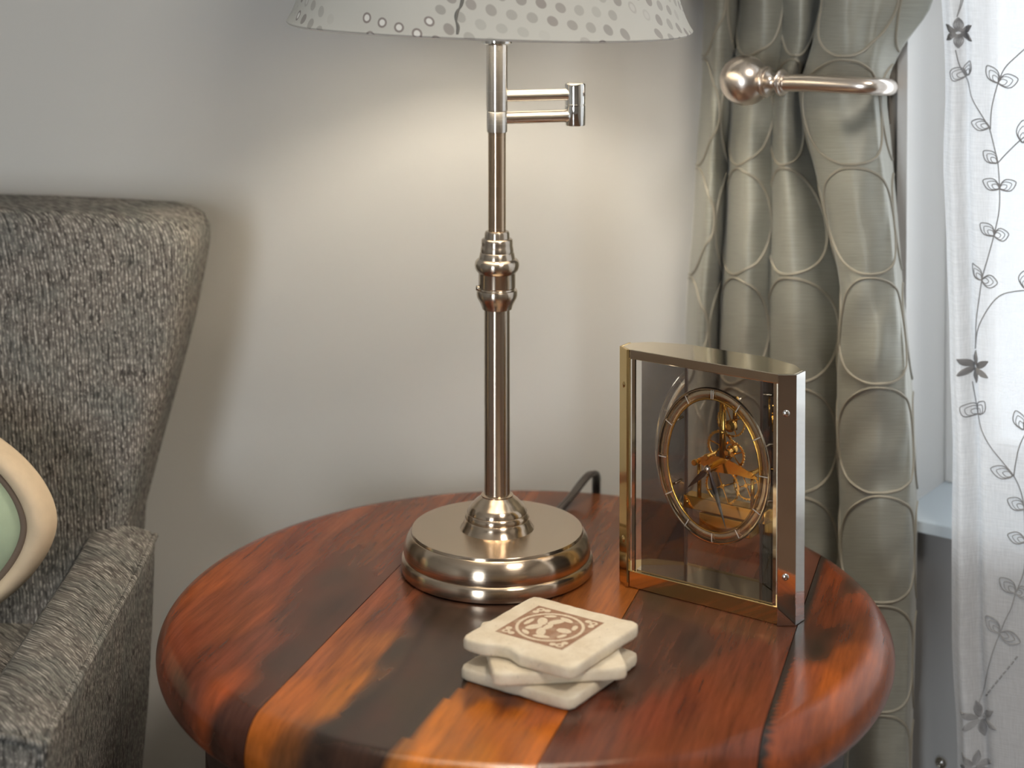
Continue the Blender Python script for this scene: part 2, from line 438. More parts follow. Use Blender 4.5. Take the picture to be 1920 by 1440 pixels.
# window_1 : side window with jamb, sill, frame, glass
w1 = struct(empty('window_1', wb(0, DW, 0)))
def bparts(name, lst, mat, parent, bev=0.0):
    mb = MB()
    for a in lst: mb.add(*slabB(*a))
    for q in mb.v: q -= wb(0, DW, 0)
    o = mb.build(name, mat, parent, smooth=False)
    if bev: bevel(o, bev)
    return o
bparts('jamb', [(S0 - 0.004, S0 + 0.006, DW - 0.006, 1.713, Z0 + .012, Z1)], M['trim'], w1)
bparts('jamb', [(S1 - 0.006, S1, DW - 0.002, 1.713, Z0 + .012, Z1)], M['trim'], w1)
bparts('head_jamb', [(S0, S1, DW - 0.002, 1.713, Z1 - 0.012, Z1)], M['trim'], w1)
bparts('sill', [(S0 - 0.012, S1 + 0.012, 1.578, 1.713, Z0, 0.6172)], M['sillm'], w1, 0.0015)
bparts('window_frame', [(S0 + .006, S0 + .05, 1.700, 1.745, .6172, Z1), (S1 - .05, S1 - .006, 1.700, 1.745, .6172, Z1),
                        (S0 + .05, S1 - .05, 1.700, 1.745, .6172, .66), (S0 + .05, S1 - .05, 1.700, 1.745, Z1 - .055, Z1 - .012)], M['trim'], w1, 0.002)
bparts('window_mullion', [(0.0, 0.04, 1.703, 1.742, .66, Z1 - .055)], M['trim'], w1, 0.002)
bparts('glass_pane', [(S0 + .05, 0.0, 1.718, 1.722, .66, Z1 - .055)], M['pane'], w1)
bparts('glass_pane', [(0.04, S1 - .05, 1.718, 1.722, .66, Z1 - .055)], M['pane'], w1)
# window_2 : in the wall behind the camera
w2 = struct(empty('window_2', (0, YB, 0)))
fr = MB()
for a in ((WX0, WX0 + .05, -.09, -.04, WZ0, WZ1), (WX1 - .05, WX1, -.09, -.04, WZ0, WZ1), (WX0 + .05, WX1 - .05, -.09, -.04, WZ0, WZ0 + .05), (WX0 + .05, WX1 - .05, -.09, -.04, WZ1 - .05, WZ1)):
    fr.add(*box(*a))
fr.build('window_frame', M['trim'], w2, smooth=False)
mk('glass_pane', *box(WX0 + .05, WX1 - .05, -.068, -.064, WZ0 + .05, WZ1 - .05), M['pane'], w2, smooth=False)

# ------------------------------------------------------------------ round side table
TC = Vector((0.0108, 1.4545, 0)); TR, TE, TZ = 0.3018, 0.0247, 0.62
SAMP = [
[(-0.12,-0.160,114,64,42),(-0.075,-0.140,102,58,42),(-0.18,-0.140,120,68,46),(-0.15,-0.18,122,66,42),(-0.081,-0.239,125,60,35),(-0.045,-0.265,140,68,35),(-0.14,-0.215,125,68,45),(-0.198,-0.178,115,68,48),(0.021,-0.265,150,75,38),(0.008,-0.22,138,66,38),(-0.025,-0.195,115,62,42),(-0.06,-0.168,95,60,45),(-0.019,-0.172,74,50,40),(0.074,-0.158,72,48,38),(0.157,-0.145,70,46,38),(0.101,-0.207,142,70,38),(0.1,-0.245,140,70,42),(0.153,-0.238,132,62,38),(0.171,-0.192,122,58,38),(0.134,-0.173,115,58,40),(0.088,-0.166,88,52,40),(0.233,-0.171,150,70,35),(0.221,-0.194,110,55,38),(0.26,-0.141,75,42,32),(0.281,-0.156,48,30,24),(0.233,-0.202,90,48,34)],
[(0.098,-0.125,150,78,36),(0.04,-0.12,142,72,42),(0.159,-0.117,150,80,42),(0.172,-0.095,168,90,34),(0.215,-0.111,190,100,34),(0.257,-0.117,178,95,34),(0.197,-0.081,186,105,30),(0.129,-0.085,152,85,38),(0.056,-0.095,122,62,40),(-0.003,-0.097,105,58,40),(0.038,-0.073,60,42,36),(0.124,-0.067,62,46,36),(0.2,-0.06,66,46,34),(0.246,-0.065,58,40,30),(0.282,-0.066,54,38,30),(0.139,-0.051,98,60,42),(0.236,-0.045,88,55,44),(0.116,-0.042,82,58,45),(0.092,-0.032,75,55,45),(0.193,-0.036,86,60,42),(0.276,-0.037,76,50,40),(0.206,-0.019,70,50,36),(0.213,0.004,190,105,22),(0.21,0.027,198,106,20),(0.219,0.054,192,100,20),(0.267,0.007,196,110,32),(0.265,0.044,206,116,20),(0.239,0.071,202,105,16),(0.206,0.071,176,84,24),(0.175,0.04,120,58,26),(0.178,0.013,110,60,28),(0.277,-0.013,140,84,38),(0.305,-0.096,110,65,35),(-0.168,-0.199,128,70,45),(-0.241,-0.143,125,70,44),(-0.264,-0.095,130,72,44),(-0.156,-0.037,100,62,45),(0.067,-0.018,70,50,42)],
[(0.241,0.094,98,46,30),(0.218,0.115,116,52,30),(0.186,0.139,122,55,34),(0.179,0.102,110,55,38),(0.133,0.167,116,55,35),(0.093,0.139,85,54,42),(0.059,0.153,75,52,42),(0.01,0.118,88,58,44),(-0.043,0.1,70,50,40),(0.012,0.166,95,55,40),(0.076,0.197,110,58,40),(0.166,0.204,126,62,38),(0.137,0.12,88,54,40),(0.215,0.182,120,60,35),(0.24,0.15,120,58,32),(-0.097,0.048,126,70,44),(-0.039,0.066,122,70,44),(-0.193,0.015,66,52,44),(-0.163,0.037,72,56,46),(-0.265,0.021,132,76,46),(-0.207,-0.015,110,68,46),(-0.06,0.052,116,66,42),(-0.015,0.086,100,56,40),(0.201,0.088,80,45,34),(-0.094,0.124,105,60,44),(-0.083,0.172,110,58,40),(-0.15,0.089,100,60,46),(-0.271,-0.015,132,74,46),(-0.036,0.215,90,52,38),(0.125,0.225,120,60,38)],
[(0.08,0.248,152,75,40),(-0.046,0.248,122,60,35),(-0.1,0.229,116,58,35),(-0.013,0.252,68,44,32),(-0.073,0.263,138,65,34),(0.015,0.247,58,40,30),(0.023,0.274,152,75,30),(0.086,0.261,162,80,30),(-0.02,0.276,132,65,30),(0.137,0.245,152,76,44),(-0.145,0.21,112,50,30),(-0.173,0.234,112,50,28),(-0.113,0.254,70,44,30),(-0.223,0.214,62,36,26),(0.13,0.267,150,74,32),(-0.016,0.262,100,52,32),(-0.118,0.247,128,60,32)],
]
WOODGAIN = 0.72
E1 = [(-0.4, -0.075), (0.0, -0.070), (0.0473, -0.066), (0.0966, -0.0641), (0.1406, -0.0548), (0.1994, -0.0584), (0.2367, -0.0686), (0.2693, -0.0718), (0.2909, -0.0616), (0.32, -0.060)]
E2 = [(-0.4, 0.03), (0.0, 0.022), (0.10, 0.012), (0.1675, 0.002), (0.1969, -0.0035), (0.2376, -0.0076), (0.2769, -0.0143), (0.32, -0.018)]
def pl_(L, u):
    for (a, x), (b_, y_) in zip(L, L[1:]):
        if u <= b_: return x + (y_ - x) * (u - a) / (b_ - a)
    return L[-1][1]
def region(u, w):
    if u < 0.03: return 0
    return 1 if w < pl_(E1, u) else (2 if w < pl_(E2, u) else 3)
def wood_col(pi, u, w):
    # warp so the figure wanders along the grain
    w2 = w + 0.006 * noise.noise(Vector((u * 9, w * 25, pi))) + 0.003 * noise.noise(Vector((u * 30, w * 70, pi + 5)))
    u2 = u + 0.02 * noise.noise(Vector((u * 8 + 3, w * 14, pi + 9)))
    sw = 0; c = [0, 0, 0]
    rg = region(u, w + 0.0022 * noise.noise(Vector((u * 22, 0.0, 4.4)))) if pi == 1 else 0
    for (a, b_, r_, g_, bl) in SAMP[pi]:
        d2 = ((u2 - a) * 0.38) ** 2 + (w2 - b_) ** 2 + 2e-6
        k = 1.0 / d2 ** 2
        if rg and region(a, b_) != rg: k *= 1e-4
        sw += k
        L = lin(r_, g_, bl)
        for i in range(3): c[i] += k * L[i]
    c = [x / sw * WOODGAIN * t_ for x, t_ in zip(c, (1.0, 1.05, 1.0))]
    if pi == 1 and rg == 2:                        # dark outline along the edge of the dark streak
        c = [x * 0.62 for x in c]
        t = max(0.0, 1 - (w2 - pl_(E1, u2)) / 0.014); t2 = max(0.0, 1 - (pl_(E2, u2) - w2) / 0.008)
        k = max(t * 0.75, t2 * 0.5); d = lin(40, 28, 22)
        c = [c[i] * (1 - k) + d[i] * k * 0.7 for i in range(3)]
    if pi == 3 and w < 0.2305:                    # dark strip beside the right-hand joint
        k = 1.0 if w < 0.2285 else (0.2305 - w) / 0.002
        d = lin(46, 38, 32); c = [c[i] * (1 - k) + d[i] * k for i in range(3)]
    return (c[0], c[1], c[2], 1)
table = tag(empty('side_table', TC), 'round reddish wood side table with plank top and thick rounded rim', 'table')
def disc_mesh():
    N = 288; prof = []
    rf = TR - TE; zt = 0.0
    radii = [rf * k / 100 for k in range(1, 101)]
    for a in range(84, -91, -6): prof.append((rf + TE * math.cos(math.radians(a)), TZ - TE + TE * math.sin(math.radians(a))))
    v = [(0, 0, TZ)]; f = []
    rings = [(r, TZ) for r in radii] + prof
    for r, z in rings:
        for k in range(N): v.append((r * math.cos(2 * PI * k / N), r * math.sin(2 * PI * k / N), z))
    for k in range(N): f.append((0, 1 + k, 1 + (k + 1) % N))
    for i in range(len(rings) - 1):
        for k in range(N): f.append((1 + i * N + k, 1 + (i + 1) * N + k, 1 + (i + 1) * N + (k + 1) % N, 1 + i * N + (k + 1) % N))
    L = len(rings) - 1
    f.append(tuple(1 + L * N + k for k in range(N))[::-1])
    return v, f
dv_, df_ = disc_mesh()
dme = bpy.data.meshes.new('disc'); dme.from_pydata(dv_, [], df_)
cuts = [-1.0, -0.1274, 0.086, 0.2243, 1.0]
for pi in range(4):
    bm = bmesh.new(); bm.from_mesh(dme)
    lo, hi = cuts[pi] + 0.00035, cuts[pi + 1] - 0.00035
    for lim, sgn in ((lo, -1), (hi, 1)):
        if abs(lim) > 0.9: continue
        r = bmesh.ops.bisect_plane(bm, geom=bm.verts[:] + bm.edges[:] + bm.faces[:], plane_co=WW * lim, plane_no=WW * sgn, clear_outer=True)
        ed = [e for e in bm.edges if e.is_boundary]
        bmesh.ops.holes_fill(bm, edges=ed)
    bmesh.ops.recalc_face_normals(bm, faces=bm.faces)
    me = bpy.data.meshes.new('plank'); 
    for e in bm.edges:
        if len(e.link_faces) == 2 and e.calc_face_angle(0) > 0.7: e.smooth = False
    bm.to_mesh(me); bm.free()
    for p in me.polygons: p.use_smooth = True
    ca = me.color_attributes.new('figure', 'FLOAT_COLOR', 'POINT')
    for i, vt in enumerate(me.vertices):
        # on the rounded rim the figure runs over the edge
        ca.data[i].color = wood_col(pi, vt.co.dot(UU), vt.co.dot(WW))
    me.materials.append(M['wood'])
    o = bpy.data.objects.new('plank', me); COL.objects.link(o); o.parent = table
bpy.data.meshes.remove(dme)
mk('apron', *lathe([(0.262, TZ - 0.05), (0.262, TZ - 0.0495), (0.262, TZ - 0.105), (0.245, TZ - 0.105), (0.245, TZ - 0.05)], 96, closed=True), M['darkwood'], table, angle=0.6)
for k in range(4):
    a = PI / 2 * k + 0.02
    c = Vector((0.243 * math.cos(a), 0.243 * math.sin(a), 0))
    mk('leg', *lathe([(0.013, 0), (0.014, 0.002), (0.018, 0.3), (0.022, 0.44), (0.018, 0.455), (0.023, 0.47), (0.023, TZ - 0.0495)], 20, c), M['darkwood'], table, angle=0.6)

# ------------------------------------------------------------------ swing-arm table lamp
LX, LY = -0.013, 1.5271
lamp = tag(empty('table_lamp', (LX, LY, TZ)), 'brushed metal swing-arm table lamp with dotted fabric shade', 'lamp')
basep = [(0.080, 0.0006), (0.0835, 0.0015), (0.0840, 0.004), (0.0838, 0.0115), (0.0825, 0.0135), (0.0812, 0.0142), (0.0816, 0.016), (0.0818, 0.0195), (0.0812, 0.0235), (0.0798, 0.0275), (0.0778, 0.0308), (0.0758, 0.0332), (0.0752, 0.0335), (0.0749, 0.0352), (0.0744, 0.0360), (0.0738, 0.0360)]
mk('base', *lathe([(0.01, 0.0006)] + basep + [(0.0720, 0.0360), (0.04, 0.0363), (0.01, 0.0363)], 128), M['basemetal'], lamp, angle=0.75)
mk('pole_foot', *lathe([(0.0325, 0.0362), (0.0318, 0.0372), (0.0302, 0.0395), (0.0290, 0.042), (0.0284, 0.0445), (0.0277, 0.0450), (0.0280, 0.0456), (0.0268, 0.0498), (0.0261, 0.0503), (0.0262, 0.0509), (0.0234, 0.056), (0.0228, 0.0564), (0.0190, 0.0605), (0.0155, 0.0632), (0.0140, 0.0645), (0.0140, 0.0655), (0.0120, 0.0665), (0.01, 0.0665)], 80), M['basemetal'], lamp, angle=0.75)
mk('lower_pole', *lathe([(0.0112, 0.064), (0.0112, 0.232)], 48), M['bronze'], lamp, angle=0.6)
mk('joint_cup', *lathe([(0.0112, 0.2285), (0.0130, 0.2285), (0.0134, 0.2300), (0.0142, 0.2325), (0.0160, 0.2358), (0.0174, 0.2385), (0.0178, 0.2405), (0.0178, 0.2440), (0.0173, 0.2452), (0.0158, 0.2455), (0.0152, 0.2470)], 64), M['bronze'], lamp, angle=0.7)
mk('joint_collar', *lathe([(0.0150, 0.2464), (0.0160, 0.2472), (0.0162, 0.2480), (0.0162, 0.2595), (0.0166, 0.2605), (0.0182, 0.2620), (0.0192, 0.2645), (0.0195, 0.2672), (0.0190, 0.2700), (0.0176, 0.2718), (0.0160, 0.2725), (0.0156, 0.2740), (0.0150, 0.2775), (0.0144, 0.2782), (0.0145, 0.2800), (0.0140, 0.2828), (0.0137, 0.2834), (0.0138, 0.2860), (0.0136, 0.2890), (0.0128, 0.2898), (0.0112, 0.2902), (0.0110, 0.2912), (0.0109, 0.2945), (0.0102, 0.2962), (0.0088, 0.2968), (0.0078, 0.2968)], 64), M['bronze'], lamp, angle=0.75)
mk('set_screw', *lathe([(0.0022, 0), (0.0022, 0.0035), (0.0014, 0.0042)], 12, (-0.0183, -0.003, 0.2472), 'x'), M['bronze'], lamp)
mk('upper_pole', *lathe([(0.0077, 0.2955), (0.0077, 0.3835)], 40), M['copper'], lamp, angle=0.6)
mk('lower_sleeve', *lathe([(0.0080, 0.3826), (0.0089, 0.3829), (0.0090, 0.384), (0.0090, 0.4003), (0.0086, 0.4009)], 40), M['nickel'], lamp, angle=0.6)
mk('upper_tube', *lathe([(0.0086, 0.4012), (0.0092, 0.4016), (0.0093, 0.4030), (0.0093, 0.4600)], 40), M['nickel'], lamp, angle=0.6)
AA = math.radians(14); ad = Vector((math.cos(AA), math.sin(AA), 0)); HL = 0.0705
for nm, z, r in (('lower_arm', 0.3950, 0.0055), ('upper_arm', 0.4138, 0.0051)):
    mk(nm, *tube([ad * 0.006 + Vector((0, 0, z)), ad * 0.0605 + Vector((0, 0, z)), ad * 0.0640 + Vector((0, 0, z)), ad * 0.0665 + Vector((0, 0, z))], [r, r, r * 1.15, r * 1.35], 24), M['nickel'], lamp, angle=0.9)
hc = ad * HL
mk('hinge', *lathe([(0.0070, 0.3862), (0.0086, 0.3866), (0.0090, 0.3880), (0.0090, 0.4040), (0.0084, 0.4045), (0.0084, 0.4051), (0.0090, 0.4056), (0.0090, 0.4222), (0.0086, 0.4234), (0.0072, 0.4238), (0.0070, 0.4234), (0.0050, 0.4240)], 40, hc), M['chrome'], lamp, angle=0.7)
mk('shade_cup', *lathe([(0.0093, 0.4592), (0.0118, 0.4592), (0.0132, 0.4602), (0.0134, 0.4625), (0.0130, 0.4700), (0.0150, 0.478), (0.0150, 0.595), (0.010, 0.597)], 40), M['chrome'], lamp, angle=0.7)
mk('bulb', *lathe([(0.010, 0.5965), (0.013, 0.601), (0.014, 0.615), (0.022, 0.633), (0.029, 0.653), (0.0305, 0.667), (0.027, 0.685), (0.017, 0.698), (0.004, 0.703)], 32), M['bulb'], lamp)
# shade
SC = Vector((-0.006, 0, 0))
prof = [(0.1742, 0.0), (0.1750, 0.0012), (0.1738, 0.0030), (0.1715, 0.0070), (0.1685, 0.0135), (0.1655, 0.022), (0.1625, 0.032), (0.158, 0.050), (0.148, 0.09), (0.137, 0.14), (0.127, 0.19), (0.119, 0.24)]
pr2 = [Vector((a, b_, 0)) for a, b_ in prof]; pr2 = cat(pr2, 4)
def shade_mesh(inset, nseg=192):
    v = []; f = []
    for q in pr2:
        for k in range(nseg):
            a = 2 * PI * k / nseg
            rr = q.x - inset + (0.0007 * math.sin(9 * a) + 0.0009 * math.sin(4 * a + 1)) * max(0, 1 - q.y / 0.05)
            z = 0.4748 + q.y + 0.0007 * math.sin(3 * a + 0.5) * max(0, 1 - q.y / 0.03) - rr * 0.030 * math.cos(a)
            v.append((SC.x + rr * math.cos(a), rr * math.sin(a), z))
    n = len(pr2)
    for i in range(n - 1):
        for k in range(nseg): f.append((i * nseg + k, i * nseg + (k + 1) % nseg, (i + 1) * nseg + (k + 1) % nseg, (i + 1) * nseg + k))
    return v, f, nseg
v, f, ns = shade_mesh(0)
sh = mk('shade', v, f, M['shade'], lamp)
uvl = sh.data.uv_layers.new(name='UVMap')
for poly in sh.data.polygons:
    ks = [sh.data.loops[li].vertex_index % ns for li in poly.loop_indices]
    wrap = max(ks) - min(ks) > 2
    for li in poly.loop_indices:
        vi = sh.data.loops[li].vertex_index; k = vi % ns
        if wrap and k < 2: k += ns
        uvl.data[li].uv = (k / ns * 1.085, pr2[vi // ns].y * 1.02)
v, f, ns = shade_mesh(0.0016)
mk('shade_lining', v, f, M['lining'], lamp)
hem = [Vector(v[k]) + Vector((0, 0, 0.0004)) for k in range(ns)]
mk('shade_hem', *tube([q * 1.0 for q in hem], 0.0013, 6, True), M['lining'], lamp)
M['seam'] = plain('shade_seam_thread', (0.16, 0.155, 0.14, 1), 0.8, bump=0.3, bscale=600)
sm = []
for dx_, q_ in ((-0.0195, 0.075), (-0.0200, 0.060), (-0.0215, 0.048), (-0.0245, 0.040), (-0.0250, 0.032), (-0.0265, 0.0255), (-0.0295, 0.0205), (-0.0300, 0.0145), (-0.0285, 0.0095), (-0.0290, 0.004)):
    pr_q = min(pr2, key=lambda t: abs(t.y - q_)); a = -math.acos(max(-1, min(1, (dx_ - SC.x) / pr_q.x)))
    rr = pr_q.x + 0.0004
    sm.append((SC.x + rr * math.cos(a), rr * math.sin(a), 0.4748 + q_ - rr * 0.030 * math.cos(a)))
mk('seam', *tube(cat(sm, 5), [0.0008 + 0.0006 * abs(math.sin(k * 0.35)) for k in range(46)], 8), M['seam'], lamp)
hp = []
for sgn in (-1, 1):
    hp.append(cat([(sgn * 0.014, 0, 0.555), (sgn * 0.045, 0, 0.58), (sgn * 0.050, 0, 0.65), (sgn * 0.030, 0, 0.700), (0, 0, 0.7105)], 6))
mb = MB(); mb.add(*tube(hp[0], 0.0015, 6)); mb.add(*tube(hp[1], 0.0015, 6)); mb.build('harp', M['nickel'], lamp)
mb = MB()
for k in range(3):
    a = k * 2 * PI / 3; mb.add(*tube([(0, 0, 0.7105), (SC.x + 0.117 * math.cos(a), 0.117 * math.sin(a), 0.7120 - 0.0035 * math.cos(a))], 0.0014, 6))
mb.build('spider', M['nickel'], lamp)
# power cord, leaves the base at the back and drops behind the table
cp = [(0.030, 1.603, 0.6232), (0.0430, 1.660, 0.6236), (0.0560, 1.690, 0.6275), (0.0690, 1.708, 0.6375), (0.0775, 1.722, 0.6410), (0.0835, 1.742, 0.6330), (0.0850, 1.764, 0.612), (0.0850, 1.772, 0.57), (0.083, 1.778, 0.42), (0.07, 1.78, 0.2), (0.06, 1.78, 0.02)]
cp = [Vector(p) - Vector((LX, LY, TZ)) for p in cp]
mb = MB(); pp = cat(cp, 8)
for dx in (-0.0018, 0.0018): mb.add(*tube([p + Vector((dx, 0.0006 * (1 if dx > 0 else -1), 0)) for p in pp], 0.0026, 8))
mb.build('power_cord', M['cable'], lamp)

# ------------------------------------------------------------------ skeleton mantel clock
CA = math.radians(-35.0)
CO = Vector((0.0997, 1.4839, TZ + 0.0004))
clock = tag(empty('skeleton_clock', CO, CA), 'brass and glass skeleton clock with black hands standing on the wooden table', 'clock')
WC, HC = 0.1385, 0.2030
BP = 0.0142; TP = 0.1950
def mir(l): return [(WC - a, b_) for a, b_ in l[::-1]]
left = [(0.032, 0.0445), (0.0015, 0.0345), (-0.0112, 0.0215), (-0.0112, 0.0072), (0.0, 0.0)]
octo = left + mir(left)                           # left back -> left front -> right front -> right back
bevel(mk('base_plate', *prism(octo, 0, BP), M['brass'], clock, smooth=False), 0.0006)
bevel(mk('top_plate', *prism(octo, TP, HC), M['palebrass'], clock, smooth=False), 0.0005)
def strip(pts, th):                               # thin upright strip following a plan polyline, thickness inwards (+normal)
    n = len(pts); out = []
    for i, p in enumerate(pts):
        a = Vector(pts[max(i - 1, 0)]); b_ = Vector(pts[min(i + 1, n - 1)])
        d = (b_ - a).normalized(); nn = Vector((-d.y, d.x)) * th
        out.append((p[0] + nn.x, p[1] + nn.y))
    return list(pts) + out[::-1]
lp_ = [(-0.0002, -0.0006), (-0.0117, 0.0069), (-0.0117, 0.0215)]
rp_ = [(WC + 0.0117, 0.0215), (WC + 0.0117, 0.0069), (WC + 0.0002, -0.0006)]
lu = bevel(mk('side_upright', *prism(strip(lp_, 0.0022), 0.0, HC), M['brass'], clock, smooth=False), 0.0003)
ru = bevel(mk('side_upright', *prism(strip(rp_, 0.0022), 0.0, HC), M['chrome'], clock, smooth=False), 0.0003)
mk('inner_strip', *box(0.0015, 0.0045, 0.0012, 0.0032, BP, TP), M['palebrass'], clock, smooth=False)
mk('inner_strip', *box(WC - 0.0045, WC - 0.0015, 0.0012, 0.0032, BP, TP), M['palebrass'], clock, smooth=False)
# glass
mk('front_glass', *box(0.0045, WC - 0.0045, 0.0016, 0.0024, BP, TP), M['clockglass'], clock, smooth=False)
bl, br = (0.0335, 0.0380), (WC - 0.0335, 0.0380)
mk('back_glass', *box(bl[0] + .001, br[0] - .001, 0.0376, 0.0386, BP, TP), M['smoke'], clock, smooth=False)
def slant(a, b_, th=0.0009):
    a = Vector(a); b_ = Vector(b_); d = (b_ - a).normalized(); nn = Vector((-d.y, d.x)) * th
    return [tuple(a), tuple(b_), tuple(b_ + nn), tuple(a + nn)]
mk('side_glass', *prism(slant((0.0022, 0.0160), bl), BP, TP), M['mirrorglass'], clock, smooth=False)
mk('side_glass', *prism(slant(br, (WC - 0.0022, 0.0160)), BP, TP), M['mirrorglass'], clock, smooth=False)
for q in (bl, br):
    mk('mullion', *box(q[0] - 0.0011, q[0] + 0.0011, q[1] - 0.0010, q[1] + 0.0010, BP, TP), M['mull'], clock, smooth=False)
mk('inner_floor', *prism([(0.005, 0.004), (WC - 0.005, 0.004), (WC - 0.003, 0.015), (br[0], 0.037), (bl[0], 0.037), (0.003, 0.015)], BP, BP + 0.0006), M['palebrass'], clock, smooth=False)
def dome(name, c, nrm, r, mat, parent):
    q = Vector(nrm).to_track_quat('Z', 'Y')
    v, f = lathe([(r, 0), (r * .97, r * .25), (r * .8, r * .5), (r * .5, r * .68), (r * .15, r * .76)], 20)
    return mk(name, [Vector(c) + q @ p for p in v], f, mat, parent, angle=1.2)
for sx, nrm, mt in ((WC + 0.0060, (0.54, -0.84, 0), 'chrome'), (-0.0060, (-0.54, -0.84, 0), 'brass')):
    for z in (0.0395, 0.172):
        dome('screw', (sx, 0.0025, z), nrm, 0.0034, M[mt], clock)
# chapter ring
RC = Vector((0.0718, 0.0150, 0.1128)); RA, RZ = 0.0505, 0.0630
def ell(k, ka, kz, off=0.0): a = 2 * PI * k; return Vector((RC.x + ka * math.cos(a), RC.y + off, RC.z + kz * math.sin(a)))
def ring(ka, kz, r, off=0.0, n=96): return tube([ell(k / n, ka, kz, off) for k in range(n)], r, 10, True)
cr = MB(); cr.add(*ring(RA + 0.0012, RZ + 0.0012, 0.0014)); o_ = cr.build('chapter_ring', M['palebrass'], clock)
mk('inner_rim', *ring(RA - 0.0072, RZ - 0.0072, 0.0009), M['gold'], o_)
# smoky band between the rims
bv = []; bf = []
N = 96
for j, (dr, of) in enumerate(((0.0006, 0.0012), (-0.003, -0.0004), (-0.0068, 0.0012))):
    for k in range(N): bv.append(ell(k / N, RA + dr, RZ + dr, of))
for j in range(2):
    for k in range(N): bf.append((j * N + k, j * N + (k + 1) % N, (j + 1) * N + (k + 1) % N, (j + 1) * N + k))
m_, nt_, b_ = new_mat('smoked_amber_band'); nt_.nodes.remove(b_); gg = NG(nt_)
t_ = gg.n('BsdfTransparent'); t_.inputs[0].default_value = (0.74, 0.56, 0.42, 1)
g_ = gg.n('BsdfGlossy'); g_.inputs[0].default_value = (0.95, 0.82, 0.6, 1); g_.inputs['Roughness'].default_value = 0.12
x_ = gg.n('MixShader'); x_.inputs[0].default_value = 0.5
gg.l(t_.outputs[0], x_.inputs[1]); gg.l(g_.outputs[0], x_.inputs[2]); gg.l(x_.outputs[0], nt_.nodes['Material Output'].inputs[0])
mk('ring_band', bv, bf, m_, o_)
for k in range(12):
    a = 2 * PI * k / 12
    for dd in ((-0.0009, 0.0009) if k == 3 else (0.0,)):
        ta = Vector((-math.sin(a), 0, math.cos(a))) * dd
        p0 = ell(k / 12, RA - 0.0066, RZ - 0.0066, -0.0020) + ta; p1 = ell(k / 12, RA + 0.0006, RZ + 0.0006, -0.0018) + ta
        mk('hour_marker', *tube([p0, p1], 0.00042, 6), M['tick'], o_)
for k in (0.06, 0.19, 0.42, 0.57, 0.72, 0.93):
    p = ell(k, RA - 0.003, RZ - 0.003, 0.001)
    mk('ring_post', *tube([p, Vector((p.x, 0.0376, p.z))], 0.0013, 8), M['palebrass'], clock)
# movement
CN = Vector((0.0712, 0.0150, 0.1124))
mv = empty('movement', (0, 0, 0)); mv.parent = clock
def gear(c, r, y, teeth, w=0.0022, spokes=4, th=0.0011):
    mb = MB(); n = teeth * 4; inner = r - w
    outer = []
    for k in range(n):
        a = 2 * PI * k / n; rr = r if (k % 4) in (0, 1) else r - 0.0008
        outer.append((c[0] + rr * math.cos(a), c[1] + rr * math.sin(a)))
    inn = [(c[0] + inner * math.cos(2 * PI * k / n), c[1] + inner * math.sin(2 * PI * k / n)) for k in range(n)]
    v = [(x, y, z) for x, z in outer] + [(x, y, z) for x, z in inn] + [(x, y + th, z) for x, z in outer] + [(x, y + th, z) for x, z in inn]
    f = []
    for k in range(n):
        j = (k + 1) % n
        f += [(k, j, n + j, n + k), (2 * n + k, 3 * n + k, 3 * n + j, 2 * n + j), (k, 2 * n + k, 2 * n + j, j), (n + k, n + j, 3 * n + j, 3 * n + k)]
    mb.add(v, f)
    for s in range(spokes):
        a = PI * 2 * s / spokes + 0.4
        mb.add(*tube([(c[0], y + th / 2, c[1]), (c[0] + inner * math.cos(a), y + th / 2, c[1] + inner * math.sin(a))], 0.0006, 6))
    mb.add(*lathe([(0.0016, -0.001), (0.0016, th + 0.001)], 12, (c[0], y, c[1]), 'y'))
    return mb
def gp(name, mb, mat='gold'): return mb.build(name, M[mat], mv, angle=0.5)
gp('gear_wheel', gear((0.0806, 0.1480), 0.0135, 0.0300, 30, 0.0017))
gp('gear_wheel', gear((0.0725, 0.1270), 0.0130, 0.0270, 28, 0.0024, 5))
gp('gear_wheel', gear((0.0845, 0.1215), 0.0115, 0.0255, 26, 0.0022, 5))
gp('gear_wheel', gear((0.0765, 0.0945), 0.0160, 0.0225, 36, 0.0018, 4))
gp('gear_wheel', gear((0.0975, 0.0985), 0.0125, 0.0250, 28, 0.0018, 4))
# bridge and cross bar
mb = MB(); mb.add(*box(CN.x + 0.0025, CN.x + 0.0080, 0.0225, 0.0240, 0.1120, 0.1690)); mb.add(*box(0.0800, 0.0840, 0.0340, 0.0350, 0.1400, 0.1660)); gp('bridge', mb)
mb = MB(); mb.add(*lathe([(0.0004, -0.0135), (0.0032, -0.0125), (0.0036, 0), (0.0032, 0.0125), (0.0004, 0.0135)], 16, (CN.x + 0.006, 0.0235, 0.1685), 'x')); gp('cross_bar', mb)
for z in (0.1685, 0.1400): dome('rivet', (CN.x + 0.0052, 0.0222, z), (0, -1, 0), 0.0019, M['gold'], mv)
